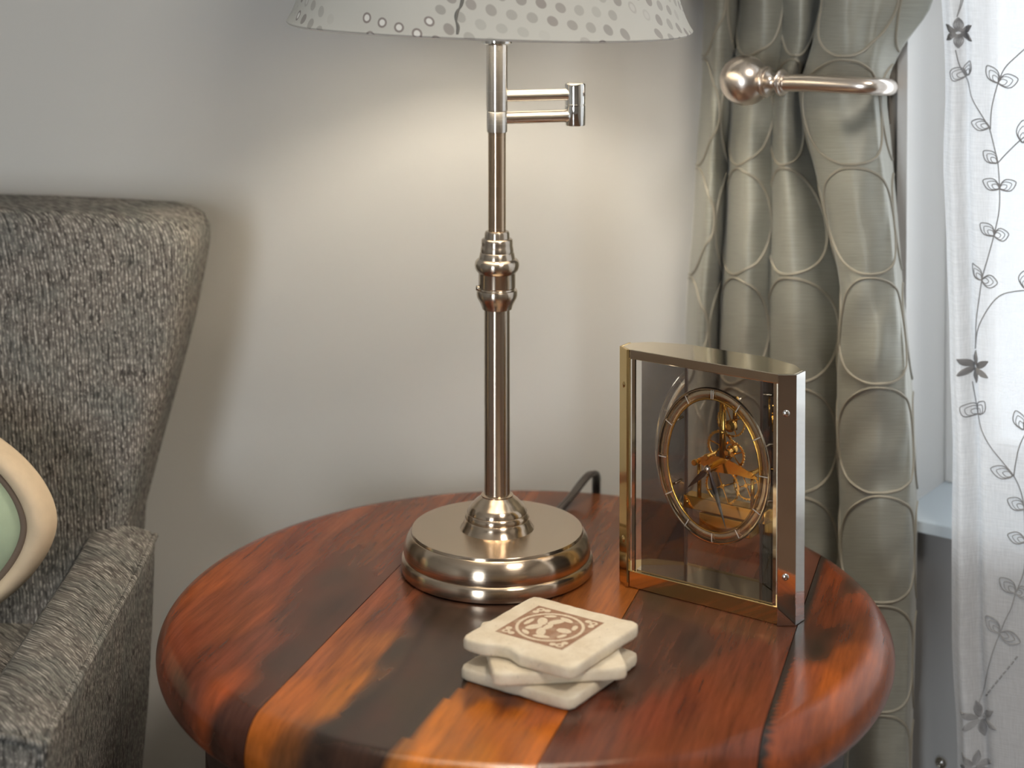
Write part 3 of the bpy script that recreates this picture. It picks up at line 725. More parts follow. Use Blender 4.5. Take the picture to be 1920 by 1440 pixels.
# front plate: swallow shaped
pl = cat([(0.0515, 0.0), (0.060, 0.0050), (0.0712, 0.0068), (0.086, 0.0048), (0.1075, -0.0030), (0.1085, -0.0055), (0.1000, -0.0060), (0.090, -0.0052), (0.082, -0.0060), (0.0712, -0.0062), (0.064, -0.0052), (0.057, -0.0020), (0.0530, -0.0030), (0.0515, 0.0)], 3)[:-1]
v = [(p.x, 0.0205, 0.1125 + p.y) for p in pl] + [(p.x, 0.0219, 0.1125 + p.y) for p in pl]; n = len(pl)
f = [tuple(range(n)), tuple(range(n, 2 * n))[::-1]] + [(k, (k + 1) % n, n + (k + 1) % n, n + k) for k in range(n)]
mb = MB(); mb.add(v, f); gp('front_plate', mb)
for (x, z) in ((0.0530, 0.1115), (0.1060, 0.1115), (0.0640, 0.1180)):
    mb = MB(); mb.add(*lathe([(0.0021, 0), (0.0026, 0.0006), (0.0026, 0.0040), (0.0019, 0.0048), (0.0019, 0.018)], 16, (x, 0.0160, z), 'y')); gp('pillar', mb)
mb = MB(); mb.add(*lathe([(0.0019, 0), (0.0028, 0.001), (0.0028, 0.008), (0.0042, 0.009), (0.0042, 0.013), (0.002, 0.014)], 18, (0.0830, 0.0170, 0.1250), 'y')); gp('pinion', mb)
mb = MB(); mb.add(*lathe([(0.0025, 0), (0.0050, 0.002), (0.0050, 0.006), (0.0025, 0.009)], 18, (0.0815, 0.0235, 0.1450), 'y')); gp('balance_cup', mb)
mb = MB(); mb.add(*lathe([(0.0026, -0.0085), (0.0026, 0.006)], 18, (CN.x, CN.y, CN.z), 'y')); gp('hand_arbor', mb, 'gold')
dome('arbor_cap', (CN.x, CN.y - 0.0085, CN.z), (0, -1, 0), 0.0031, M['silver'], mv)
# gold plinth carrying the movement
mb = MB(); mb.add(*box(0.0400, 0.1170, 0.0215, 0.0350, 0.0700, 0.0810)); bevel(gp('plinth', mb), 0.0008)
mb = MB(); mb.add(*box(0.0560, 0.1040, 0.0200, 0.0360, 0.0560, 0.0695)); bevel(gp('plinth_foot', mb), 0.0008)
for x in (0.0440, 0.1130): dome('plinth_screw', (x, 0.0214, 0.0760), (0, -1, 0), 0.0016, M['gold'], mv)
for x in (0.0520, 0.1020):
    mb = MB(); mb.add(*box(x, x + 0.0025, 0.0240, 0.0270, 0.0805, 0.1100)); gp('support_leg', mb)
# hands (spade shaped, faceted)
def hand(name, tip, wide, y):
    d = Vector((tip[0], 0, tip[1])); L = d.length; d.normalize(); s = Vector((-d.z, 0, d.x))
    c = Vector((CN.x, y, CN.z)); mb = MB()
    pts = [(-0.06, 0.30), (0.0, 0.5), (0.08, 0.45), (0.30, 1.0), (0.62, 0.7), (1.0, 0.06)]
    v = []
    for t, k in pts: v += [c + d * L * t + s * wide * k, c + d * L * t - s * wide * k, c + d * L * t + Vector((0, -0.0005, 0))]
    f = []
    for i in range(len(pts) - 1):
        a = i * 3; b_ = a + 3
        f += [(a, b_, b_ + 2, a + 2), (a + 1, a + 2, b_ + 2, b_ + 1), (a, a + 1, b_ + 1, b_)]
    mb.add(v, f); return mb.build(name, M['black'], clock, smooth=False)
hand('hour_hand', (-0.0215, -0.0215), 0.0026, CN.y - 0.0050)
hand('minute_hand', (0.0165, -0.0470), 0.0024, CN.y - 0.0068)

# ------------------------------------------------------------------ stone coasters
def coaster(name, cx, cy, z, yaw, label, seed, chip=None):
    N = 96; half = 0.0495; out = []
    for k in range(N):
        a = 2 * PI * k / N
        ca, sa = math.cos(a), math.sin(a)
        r = half / max(abs(ca), abs(sa)); p = Vector((ca, sa, 0)) * r
        lim = half - 0.006
        q = Vector((max(-lim, min(lim, p.x)), max(-lim, min(lim, p.y)), 0)); dd = (p - q)
        if dd.length > 0.006: p = q + dd.normalized() * 0.006
        p *= 1 + 0.012 * noise.noise(Vector((ca * 3, sa * 3, seed))) + 0.010 * noise.noise(Vector((ca * 9, sa * 9, seed + 3)))
        if chip:
            dd = (p - Vector((chip[0], chip[1], 0))).length
            if dd < chip[2]: p *= 1 - 0.11 * (1 - (dd / chip[2]) ** 2)
        out.append(p)
    T = 0.0098; loops = [(0.0022, 0), (0.0006, 0.0009), (0, 0.0024), (0, T - 0.0024), (0.0007, T - 0.0008), (0.0024, T)]
    v = []; f = []
    for ins, zz in loops:
        for p in out:
            q = p * (1 - ins / p.length)
            v.append((q.x, q.y, zz + 0.0005 * noise.noise(Vector((p.x * 80, p.y * 80, zz * 100 + seed)))))
    for i in range(len(loops) - 1):
        for k in range(N): f.append((i * N + k, i * N + (k + 1) % N, (i + 1) * N + (k + 1) % N, (i + 1) * N + k))
    # flat faces with an inner loop
    b0 = len(v); v += [(p.x * .5, p.y * .5, 0.0) for p in out]; t0 = len(v); v += [(p.x * .5, p.y * .5, T) for p in out]
    L = (len(loops) - 1) * N
    for k in range(N):
        j = (k + 1) % N; f.append((k, b0 + k, b0 + j, j)); f.append((L + k, L + j, t0 + j, t0 + k))
    f.append(tuple(range(b0, b0 + N))[::-1]); f.append(tuple(range(t0, t0 + N)))
    o = mk(name, v, f, M['stone'], None, angle=1.0)
    o.location = (cx, cy, z); o.rotation_euler = (0, 0, yaw)
    return tag(o, label, 'coaster', 'stack of stone coasters')
CX, CYY = 0.0298, 1.320
coaster('stone_coaster', CX - 0.001, CYY - 0.004, TZ + 0.0003, 0.192 + PI / 4, 'bottom stone coaster of the stack, lying on the table', 1.0)
coaster('stone_coaster', CX + 0.0, CYY + 0.0, TZ + 0.0106, 0.124, 'middle stone coaster of the stack, turned askew', 2.0)
top = coaster('stone_coaster', CX, CYY, TZ + 0.0209, 0.188 + PI / 4, 'top cream stone coaster with brown square ornament print', 3.0, (-0.045, 0.012, 0.016))
# ornament print on the top coaster
NP = 110; HP = 0.0300
def motif(x, y):                                  # x, y in -1..1 ; True where brown
    r = math.hypot(x, y); a = math.atan2(y, x)
    if max(abs(x), abs(y)) > 0.93: return True
    cxx, cyy_ = abs(x) - 0.80, abs(y) - 0.80
    rc = math.hypot(cxx, cyy_)
    if r > 0.95:
        if rc < 0.11 and rc > 0.05: return False
        t = math.hypot(abs(x) - 0.62, abs(y) - 0.84)
        t2 = math.hypot(abs(x) - 0.84, abs(y) - 0.62)
        if min(t, t2) < 0.085: return False
        return True
    if 0.80 < r < 0.88: return False
    if r > 0.80: return True
    def el(ex, ey, sx, sy, rot):
        dx, dy = x - ex, y - ey; c, s = math.cos(rot), math.sin(rot)
        return ((dx * c + dy * s) / sx) ** 2 + ((-dx * s + dy * c) / sy) ** 2 < 1
    if el(-0.20, 0.36, 0.24, 0.13, -0.5) or el(0.20, 0.36, 0.24, 0.13, 0.5): return False
    if el(-0.36, 0.04, 0.25, 0.12, 0.5) or el(0.36, 0.04, 0.25, 0.12, -0.5): return False
    if el(0, 0.06, 0.20, 0.10, 0): return False
    if el(-0.60, -0.12, 0.09, 0.22, 0.3) or el(0.60, -0.12, 0.09, 0.22, -0.3): return False
    if el(-0.58, 0.36, 0.07, 0.16, -0.6) or el(0.58, 0.36, 0.07, 0.16, 0.6): return False
    if el(0, -0.42, 0.14, 0.20, 0): return False
    if el(-0.30, -0.55, 0.16, 0.07, -0.3) or el(0.30, -0.55, 0.16, 0.07, 0.3): return False
    if el(0, 0.64, 0.22, 0.07, 0): return False
    return True
v = []; f = []; cols = []
br_ = lin(128, 84, 58); crm = (0.62, 0.52, 0.38, 1)
for j in range(NP + 1):
    for i in range(NP + 1):
        x = -1 + 2 * i / NP; y = -1 + 2 * j / NP
        v.append((x * HP, y * HP, 0.00012))
        k = 1.0 if motif(x, y) else 0.0
        wear = 0.9 - 0.35 * max(0, noise.noise(Vector((x * 4, y * 4, 2))))
        k *= wear
        cols.append(tuple(crm[q] * (1 - k) + br_[q] * k for q in range(4)))
for j in range(NP):
    for i in range(NP): a = j * (NP + 1) + i; f.append((a, a + 1, a + NP + 2, a + NP + 1))
pr_ = mk('printed_ornament', v, f, M['print'], top); pr_.location = (0.0035, 0.0035, 0.0098)
ca = pr_.data.color_attributes.new('figure', 'FLOAT_COLOR', 'POINT')
for i, c in enumerate(cols): ca.data[i].color = c

# ------------------------------------------------------------------ armchair
AX, AYF = -0.66, 1.64
chair = tag(empty('armchair', (AX, 1.45, 0)), 'grey tweed upholstered armchair standing beside the round wooden table', 'armchair')
CL = Vector((AX, 1.45, 0))
def slab(outline, y0, y1, er, puff=0.0, steps=5, lean=0.0, zc=0.7):
    # outline: closed list of (x,z); rounded edges front/back, slightly domed front
    n = len(outline); pts = [Vector((x, z)) for x, z in outline]
    nrm = []
    for i in range(n):
        d = (pts[(i + 1) % n] - pts[i - 1]).normalized(); nrm.append(Vector((d.y, -d.x)))
    c = sum(pts, Vector((0, 0))) / n
    if (pts[0] - c).dot(nrm[0]) < 0: nrm = [-q for q in nrm]
    loops = []
    for k in range(steps + 1):
        a = PI / 2 * k / steps
        loops.append((er * (1 - math.sin(a)), y0 + er * (1 - math.cos(a))))
    for k in range(steps + 1):
        a = PI / 2 * k / steps
        loops.append((er * (1 - math.cos(a)), y1 - er * (1 - math.sin(a))))
    v = []; f = []
    for ins, y in loops:
        for i in range(n):
            q = pts[i] - nrm[i] * ins
            v.append(Vector((q.x, y + lean * (q.y - zc), q.y)))
    m = len(loops)
    for i in range(m - 1):
        for k in range(n): f.append((i * n + k, i * n + (k + 1) % n, (i + 1) * n + (k + 1) % n, (i + 1) * n + k))
    for base, sgn, yy in ((0, -1, y0), ((m - 1) * n, 1, y1)):
        prev = base
        for t in (0.72, 0.4):
            b0 = len(v)
            for i in range(n):
                q = v[base + i]; x = c.x + (q.x - c.x) * t; z = c.y + (q.z - c.y) * t
                v.append(Vector((x, q.y + lean * (z - q.z) + sgn * puff * (1 - t * t), z)))
            for k in range(n): f.append((prev + k, prev + (k + 1) % n, b0 + (k + 1) % n, b0 + k))
            prev = b0
        f.append(tuple(prev + k for k in range(n)))
    return v, f
def sub(o, vv):
    return o
half = [(0.292, 0.36), (0.293, 0.50), (0.298, 0.608), (0.315, 0.675), (0.332, 0.738), (0.3445, 0.788), (0.3535, 0.835), (0.3585, 0.864), (0.3585, 0.880), (0.3525, 0.8935), (0.340, 0.9005), (0.322, 0.904), (0.28, 0.9065), (0.20, 0.910), (0.08, 0.913)]
ol = [(x, z) for x, z in half] + [(-x, z) for x, z in half[::-1]]
v, f = slab(ol, AYF - 1.45, AYF - 1.45 + 0.125, 0.022, 0.012, 6, 0.10, 0.75)
mk('backrest', v, f, M['tweed'], chair, angle=1.4)
# arms: domed top, seam along the outer edge, front panel
def arm(sgn):
    def sec(y, z):                                # cross-section, outer seam first
        pts = [(0.306, 0.12), (0.309, 0.35), (0.3185, 0.45), (0.3235, 0.53), (0.3255, 0.585), (0.3262, 0.6025), (0.3215, 0.6085), (0.305, 0.6135), (0.286, 0.6150), (0.270, 0.6115), (0.2625, 0.603), (0.2590, 0.588), (0.2585, 0.55), (0.2585, 0.40), (0.2585, 0.12)]
        return [Vector((sgn * x, y, zz + (z if zz > 0.5 else 0))) for x, zz in pts]
    ys = [1.635, 1.60, 1.55, 1.48, 1.40, 1.32, 1.265, 1.250, 1.245]
    dz = [0.006, 0.003, 0.0, -0.001, -0.0015, -0.0015, -0.003, -0.006, -0.010]
    v = []; f = []
    for y, z in zip(ys, dz):
        v += sec(y - 1.45, z)
    n = 15
    for i in range(len(ys) - 1):
        for k in range(n - 1): f.append((i * n + k, i * n + k + 1, (i + 1) * n + k + 1, (i + 1) * n + k))
        f.append((i * n + n - 1, i * n, (i + 1) * n, (i + 1) * n + n - 1))
    f.append(tuple(range(n))); f.append(tuple((len(ys) - 1) * n + k for k in range(n))[::-1])
    o = mk('arm', v, f, M['tweed'], chair, angle=0.9)
    seam = [Vector((sgn * 0.3262, y - 1.45, 0.6040 + z)) for y, z in zip(ys[:-1], dz[:-1])]
    seam += [Vector((sgn * 0.3255, 1.2445 - 1.45, 0.590)), Vector((sgn * 0.3235, 1.2445 - 1.45, 0.53)), Vector((sgn * 0.3185, 1.2445 - 1.45, 0.45)), Vector((sgn * 0.309, 1.2445 - 1.45, 0.34)), Vector((sgn * 0.307, 1.2445 - 1.45, 0.13))]
    mk('piping', *tube(cat(seam, 5), 0.0030, 8), M['tweed'], o)
    fs = [v[(len(ys) - 1) * n + k] + Vector((0, -0.0005, 0)) for k in range(5, 12)]
    mk('piping', *tube(cat(fs, 4), 0.0026, 8), M['tweed'], o)
    return o
arm(1); arm(-1)
v, f = slab([(-0.25, 0.33), (0.25, 0.33), (0.2575, 0.40), (0.2575, 0.49), (0.240, 0.535), (0.0, 0.546), (-0.240, 0.535), (-0.2575, 0.49), (-0.2575, 0.40)], -0.235, 0.18, 0.02, 0.0, 4)
mk('seat_cushion', v, f, M['tweed'], chair, angle=1.2)
mk('seat_frame', *box(-0.27, 0.27, -0.205, 0.28, 0.12, 0.335), M['tweed'], chair, smooth=False)
for sx in (-1, 1):
    for yy in (-0.17, 0.26):
        mk('leg', *lathe([(0.012, 0), (0.02, 0.125)], 16, (sx * 0.275, yy, 0)), M['darkwood'], chair, angle=0.6)
# cushion leaning on the backrest
PC = Vector((-0.5675, 1.53, 0.660)); PA, PB, PE = 0.170, 0.110, 1.75
pil = tag(empty('throw_pillow', PC), 'cream throw pillow with mint green centre and brown piping on armchair', 'pillow')
pil.rotation_euler = (-0.10, 0, 0)
def sel(t, a, b_, e=PE):
    c, s = math.cos(t), math.sin(t)
    return (a * math.copysign(abs(c) ** (2 / e), c), b_ * math.copysign(abs(s) ** (2 / e), s))
NT = 120
def pillow_part(rhos, hs, mat, name, back=False, centre=False):
    v = []; f = []
    for rho, h in zip(rhos, hs):
        for k in range(NT):
            ee = 1.75 + (1 - rho) * 0.2
            x, z = sel(2 * PI * k / NT, PA * rho, PB * (rho if rho > 0.5 else rho), ee)
            w = 1 + 0.05 * noise.noise(Vector((x * 25, z * 25, 1)))
            v.append((x, h * w, z))
    for i in range(len(rhos) - 1):
        for k in range(NT): f.append((i * NT + k, i * NT + (k + 1) % NT, (i + 1) * NT + (k + 1) % NT, (i + 1) * NT + k))
    if centre: f.append(tuple((len(rhos) - 1) * NT + k for k in range(NT)))
    return mk(name, v, f, mat, pil)
q = 0.86
pillow_part([0.02, 0.3, 0.6, 0.8, 0.93, 0.985, 1.0, 0.99, 0.97, 0.94, 0.90, 0.875, q], [0.060, 0.058, 0.050, 0.038, 0.020, 0.008, -0.002, -0.014, -0.022, -0.027, -0.0265, -0.022, -0.018], M['cream'], 'border')
pillow_part([q + .002, 0.85, 0.8, 0.7, 0.5, 0.25, 0.02], [-0.018, -0.022, -0.028, -0.036, -0.046, -0.052, -0.054], M['mint'], 'centre_panel', centre=True)
mk('piping', *tube([Vector((*sel(2 * PI * k / NT, PA * q, PB * q, 1.77), 0)).xzy + Vector((0, -0.0205, 0)) for k in range(NT)], 0.0036, 8, True), M['piping'], pil)

# ------------------------------------------------------------------ heavy silk curtain, tied back
# fold lines from left hem to right hem: picture column per row, and depth in cm in front of the mean plane
ROWS = [-1500, -700, -250, 0, 90, 160, 260, 420, 560, 700, 900, 1150, 1440, 2000, 2600]
XS = {
 -1500: [1290, 1330, 1380, 1435, 1490, 1545, 1590, 1600, 1650, 1690, 1720, 1745],
 -700: [1310, 1340, 1385, 1435, 1480, 1530, 1575, 1580, 1632, 1676, 1712, 1745],
 -250: [1320, 1346, 1388, 1434, 1472, 1515, 1560, 1558, 1608, 1645, 1695, 1750],
 0: [1321, 1346, 1390, 1430, 1463, 1502, 1552, 1545, 1588, 1624, 1668, 1748],
 90: [1319, 1343, 1383, 1425, 1462, 1498, 1535, 1524, 1578, 1622, 1648, 1690],
 160: [1318, 1340, 1377, 1412, 1448, 1476, 1514, 1506, 1570, 1624, 1642, 1662],
 260: [1310, 1335, 1371, 1403, 1444, 1472, 1524, 1518, 1582, 1634, 1650, 1668],
 420: [1301, 1326, 1364, 1401, 1442, 1482, 1562, 1556, 1607, 1658, 1671, 1682],
 560: [1290, 1316, 1355, 1396, 1438, 1488, 1586, 1580, 1632, 1674, 1684, 1693],
 700: [1286, 1311, 1351, 1393, 1436, 1494, 1584, 1573, 1640, 1687, 1699, 1707],
 900: [1286, 1311, 1352, 1396, 1440, 1502, 1584, 1577, 1642, 1696, 1709, 1717],
 1150: [1290, 1313, 1354, 1399, 1446, 1512, 1590, 1582, 1646, 1693, 1707, 1715],
 1440: [1292, 1316, 1358, 1404, 1450, 1518, 1600, 1592, 1648, 1690, 1701, 1708],
 2000: [1290, 1316, 1360, 1406, 1454, 1522, 1604, 1598, 1652, 1692, 1702, 1708],
 2600: [1286, 1314, 1360, 1408, 1458, 1526, 1608, 1604, 1656, 1696, 1706, 1712],
}
for _k, _r in XS.items():
    p = _r
    XS[_k] = [p[0], p[1], p[2] - 13, p[2] + 9, p[2] + 1, p[3], p[4] + 1, p[4] + 3, p[5], p[6] - 14, p[6] + 12, p[7], p[8], p[9], p[10], p[11]]
NK = 16
DEP = [-1.4, 1.6, -0.3, -4.2, -0.6, 2.3, 0.5, 0.2, 2.0, -0.9, -3.2, 2.3, 3.6, 2.0, 0.6, -2.6]
DROW = {-1500: 0.9, -700: 1.0, -250: 1.1, 0: 1.15, 90: 1.05, 160: 0.85, 260: 1.1, 420: 1.28, 560: 1.3, 700: 1.28, 900: 1.05}
DOFF = {0: 0.4, 90: 0.5, 160: 0.3, 260: 0.6, 420: 0.8, 560: 0.8, 700: 0.7, 900: 0.1}
DC = 1.552
SUB = 10
NS = 15 * SUB + 1
def cubic(a, b_, c, d, t): return 0.5 * (2 * b_ + (c - a) * t + (2 * a - 5 * b_ + 4 * c - d) * t * t + (3 * b_ - a - 3 * c + d) * t ** 3)
def row_val(fn, y):
    y = max(ROWS[0], min(ROWS[-1], y))
    i = max(k for k in range(len(ROWS) - 1) if ROWS[k] <= y)
    h = ROWS[i + 1] - ROWS[i]; t = (y - ROWS[i]) / h
    m0 = (fn(i + 1) - fn(i - 1)) / (ROWS[i + 1] - ROWS[i - 1]) * h if i > 0 else fn(i + 1) - fn(i)
    m1 = (fn(i + 2) - fn(i)) / (ROWS[i + 2] - ROWS[i]) * h if i + 2 < len(ROWS) else fn(i + 1) - fn(i)
    return (2 * t**3 - 3 * t**2 + 1) * fn(i) + (t**3 - 2 * t**2 + t) * m0 + (-2 * t**3 + 3 * t**2) * fn(i + 1) + (t**3 - t**2) * m1
def ctrl(y):
    xs = [row_val(lambda i, k=k: XS[ROWS[i]][k], y) for k in range(NK)]
    am = row_val(lambda i: DROW.get(ROWS[i], 1.0), y)
    of = row_val(lambda i: DOFF.get(ROWS[i], 0.0), y)
    return xs, [d * am + of for d in DEP]
_cache = {}
def csurf(s, y):                                  # s in 0..15 along the fabric, y picture row -> world point
    key = round(y, 2)
    if key not in _cache: _cache[key] = ctrl(y)
    xs, ds = _cache[key]
    i = min(NK - 2, max(0, int(s))); t = s - i
    g_ = lambda L, j: L[max(0, min(NK - 1, j))]
    x = cubic(g_(xs, i - 1), g_(xs, i), g_(xs, i + 1), g_(xs, i + 2), t)
    d = cubic(g_(ds, i - 1), g_(ds, i), g_(ds, i + 1), g_(ds, i + 2), t)
    d += 0.22 * noise.noise(Vector((s * 1.3, y * 0.012, 3.3))) + 0.12 * noise.noise(Vector((s * 2.5 + y * .01, y * 0.02, 8.1)))
    if s > 10.6: d += (0.25 + 0.35 * math.exp(-((y - 700) / 230.0) ** 2)) * noise.noise(Vector((s * 1.6 + y * 0.008, y * 0.016, 1.7)))
    return at_wall(x, y, DC - d * 0.01)
cur = tag(empty('silk_curtain', at_wall(1500, 2600, DC)), 'grey-green silk curtain with corded ring embroidery, held back beside the window', 'curtain')
CB = cur.location.copy()
ys_ = []
y = -1500.0
while y < 2600:
    ys_.append(y); y += 18 if -40 <= y < 1460 else 60
ys_.append(2600.0)
grid = [[csurf(k / SUB, y) for k in range(NS)] for y in ys_]
# fabric length along the row, taken where the cloth hangs free below the tie
ref = [csurf(k / SUB, 760) for k in range(NS)]
arc = [0.0]
for k in range(1, NS): arc.append(arc[-1] + (ref[k] - ref[k - 1]).length)
v = [p - CB for r in grid for p in r]; f = []
for j in range(len(ys_) - 1):
    for k in range(NS - 1): a = j * NS + k; f.append((a, a + 1, a + NS + 1, a + NS))
fab = mk('fabric', v, f, M['silk'], cur)
uvl = fab.data.uv_layers.new(name='UVMap')
for poly in fab.data.polygons:
    for li in poly.loop_indices:
        vi = fab.data.loops[li].vertex_index
        uvl.data[li].uv = (arc[vi % NS], ys_[vi // NS] * 0.000515)
so = fab.modifiers.new('thick', 'SOLIDIFY'); so.thickness = 0.0012; so.offset = 1.0
mk('hem', *tube([grid[j][0] - CB for j in range(len(ys_))], 0.0012, 6), M['silk'], cur)
# corded rings in the fabric's own coordinates
def s_of(u):
    u = max(0.0, min(arc[-1], u))
    lo, hi = 0, NS - 1
    while hi - lo > 1:
        m_ = (lo + hi) // 2
        if arc[m_] <= u: lo = m_
        else: hi = m_
    return (lo + (u - arc[lo]) / max(1e-9, arc[hi] - arc[lo])) / SUB
PER_Y = 205.0; PERU = 0.104
u8 = arc[int(12.15 * SUB)]
ncol = int(arc[-1] / PERU) + 2
c0 = u8 - PERU * int(u8 / PERU + 1)
for ci in range(ncol + 1):
    uc = c0 + ci * PERU
    if uc < -0.05 or uc > arc[-1] + 0.05: continue
    for ri in range(-8, 11):
        yc = 825 + ri * PER_Y
        segs = []; run = []
        n = 56
        for k in range(n + 1):
            a = 2 * PI * k / n
            u = uc + 0.0505 * math.cos(a); yy = yc + 0.485 * PER_Y * math.sin(a)
            if 0.0 <= u <= arc[-1] and -1500 < yy < 2600:
                s = s_of(u)
                p = csurf(s, yy)
                e = 0.02
                tu = csurf(min(15, s + e), yy) - csurf(max(0, s - e), yy); tv = csurf(s, yy + 3) - csurf(s, yy - 3)
                nn = tu.cross(tv)
                nn.normalize()
                run.append((p, nn))
            else:
                if len(run) > 2: segs.append(run)
                run = []
        if len(run) > 2: segs.append(run)
        mb = MB()
        for r in segs:
            mb.add(*tube([p - nn * 0.0014 - CB for p, nn in r], 0.0015, 6))
            mb.add(*tube([p + nn * 0.0014 - CB for p, nn in r], 0.0015, 6))
        if mb.v: mb.build('embroidered_ring', M['cordm'], cur)

# ------------------------------------------------------------------ curtain holdback
hb = tag(empty('curtain_holdback', (0.3565, 1.703, 1.03)), 'pewter curtain holdback with ball end hooked round the silk curtain', 'holdback')
HB = hb.location.copy()
BC = at_wall(1397, 151, 1.478)
rodpx = [(1428, 151.5, 1.476), (1470, 154, 1.474), (1520, 156, 1.472), (1575, 159, 1.472), (1615, 161, 1.474), (1640, 162, 1.482)]
rp = [at_wall(*q) for q in rodpx]
axis = (rp[1] - rp[0]).normalized()
def along(c, ax, prof, n=32):
    q = Vector(ax).to_track_quat('Z', 'Y'); v, f = lathe(prof, n)
    return [Vector(c) + q @ p - HB for p in v], f
ball = [(0.0238 * math.sin(PI * k / 24), -0.0238 * math.cos(PI * k / 24)) for k in range(1, 24)]
mk('ball', *along(BC, axis, ball, 48), M['holdm'], hb, angle=1.0)
mk('neck', *along(BC + axis * 0.0210, axis, [(r_ * 1.12, z_ * 1.05) for r_, z_ in [(0.0100, 0), (0.0128, 0.0008), (0.0134, 0.0022), (0.0128, 0.0036), (0.0108, 0.0040), (0.0116, 0.0048), (0.0116, 0.0062), (0.0092, 0.0070), (0.0070, 0.0090), (0.0056, 0.0110), (0.0056, 0.0130), (0.0072, 0.0148), (0.0090, 0.0160), (0.0108, 0.0166), (0.0114, 0.0180), (0.0108, 0.0192), (0.0088, 0.0196), (0.0092, 0.0206), (0.0092, 0.0214), (0.0070, 0.0220)]], 40), M['holdm'], hb, angle=0.9)
tail = [at_wall(1657, 163, 1.500), at_wall(1664, 163.5, 1.53), at_wall(1667, 163.5, 1.57), at_wall(1667, 163, 1.600)]
path = cat([BC + axis * 0.043] + [p for p in rp[2:]] + tail, 8)
mk('rod', *tube([p - HB for p in path], 0.0080, 20), M['holdm'], hb, angle=1.0)
pc = at_wall(1664, 163, 1.6025)
pv, pf = [], []
for dz in (-0.036, 0.036):
    for ds, dd in ((-0.013, 0), (0.0035, 0), (0.0035, -0.004), (-0.013, -0.004)):
        pv.append(pc + TB * ds + NB * dd + Vector((0, 0, dz)) - HB)
pf = [(0, 1, 2, 3), (4, 7, 6, 5), (0, 4, 5, 1), (1, 5, 6, 2), (2, 6, 7, 3), (3, 7, 4, 0)]
mk('mounting_plate', pv, pf, M['holdm'], hb, smooth=False)

# ------------------------------------------------------------------ sheer curtain with embroidered vines
DS = 1.545
LE = [(-1500, 1755), (0, 1763), (300, 1768), (600, 1775), (900, 1782), (1200, 1784), (1440, 1793), (2000, 1800), (2600, 1806)]
def ledge(y):
    for (a, xa), (b_, xb) in zip(LE, LE[1:]):
        if y <= b_: return xa + (xb - xa) * (y - a) / (b_ - a)
    return LE[-1][1]
def sheer(s, y):                                  # s in metres from the left edge along the window
    e = at_wall(ledge(y), y, DS)
    d = 0.010 * math.exp(-((s - 0.012) / 0.006) ** 2) - 0.008 * math.exp(-((s - 0.021 - 0.000006 * max(0, y - 300)) / 0.0045) ** 2)
    ph = 0.0012 * max(0, y - 900) * 0.02
    d += 0.006 * math.sin(s * 38 + 0.6 + 0.0004 * y) * min(1, s / 0.03)
    d += 0.003 * noise.noise(Vector((s * 14, y * 0.004, 6)))
    wob = 0.0025 * noise.noise(Vector((0.3, y * 0.006, 4))) * math.exp(-s / 0.02)
    return e + TB * (s + wob) - NB * (d - 0.004)
shc = tag(empty('sheer_curtain', at_wall(1800, 2600, DS)), 'sheer white curtain with embroidered flowers and vines hanging before the window', 'curtain')
SB = shc.location.copy()
SW = 1.25
ss = [0.0025 * k for k in range(60)] + [0.15 + 0.012 * k for k in range(int((SW - 0.15) / 0.012) + 1)]
sy = [-1500 + 50 * k for k in range(30)] + [20 * k for k in range(74)] + [1480 + 70 * k for k in range(17)]
v = [sheer(s, y) - SB for y in sy for s in ss]; f = []
n = len(ss)
for j in range(len(sy) - 1):
    for k in range(n - 1): a = j * n + k; f.append((a, a + 1, a + n + 1, a + n))
vo = mk('voile', v, f, M['voile'], shc)
uvl = vo.data.uv_layers.new(name='UVMap')
for poly in vo.data.polygons:
    for li in poly.loop_indices:
        vi = vo.data.loops[li].vertex_index; uvl.data[li].uv = (ss[vi % n], sy[vi // n] * 0.00047)
def sp(x, y):                                     # point of the voile seen at picture point x, y
    e = at_wall(x, y, DS); s = (e - at_wall(ledge(y), y, DS)).dot(TB)
    return sheer(max(0.001, s), y) - NB * 0.0008 - SB
def stem(pts, r=0.00055):
    c = cat([(x, y, 0) for x, y in pts], 5)
    return mk('embroidered_stem', *tube([sp(p.x, p.y) for p in c], r, 5), M['thread'], shc)
def leaf(x, y, ang, L=36, Wd=13):
    mb = MB()
    ca_, sa_ = math.cos(math.radians(ang)), -math.sin(math.radians(ang))
    for sc in (1.0, 0.72, 0.42):
        pts = []
        for k in range(22):
            t = 2 * PI * k / 22
            a = (0.5 - 0.5 * math.cos(t)); b_ = math.sin(t) * (0.55 + 0.45 * math.sin(a * PI)) * 1.0
            lx = L * a * sc + (1 - sc) * L * 0.06; ly = Wd * b_ * sc
            pts.append(sp(x + lx * ca_ - ly * sa_, y + lx * sa_ + ly * ca_))
        mb.add(*tube(pts, 0.00038 if sc < 1 else 0.00052, 5, True))
    return mb.build('embroidered_leaf', M['thread'], shc)
def flower(x, y, R=30, rot=90):
    mb = MB()
    for k in range(6):
        a = math.radians(rot + 60 * k); ca_, sa_ = math.cos(a), -math.sin(a)
        for j in range(-3, 4):
            w_ = j / 3
            pts = []
            for q_ in range(6):
                t = q_ / 5; ly = w_ * 5.2 * math.sin(PI * (0.06 + 0.84 * t)) ; lx = R * (0.10 + 0.90 * t * (1 - 0.12 * abs(w_)))
                pts.append(sp(x + lx * ca_ - ly * sa_, y + lx * sa_ + ly * ca_))
            mb.add(*tube(pts, 0.00062, 4))
    return mb.build('embroidered_flower', M['thread'], shc)
stem([(1803, -40), (1800, 0), (1796, 30)]); stem([(1808, -40), (1802, 0), (1796, 30)])
flower(1797, 60, 29, 90)
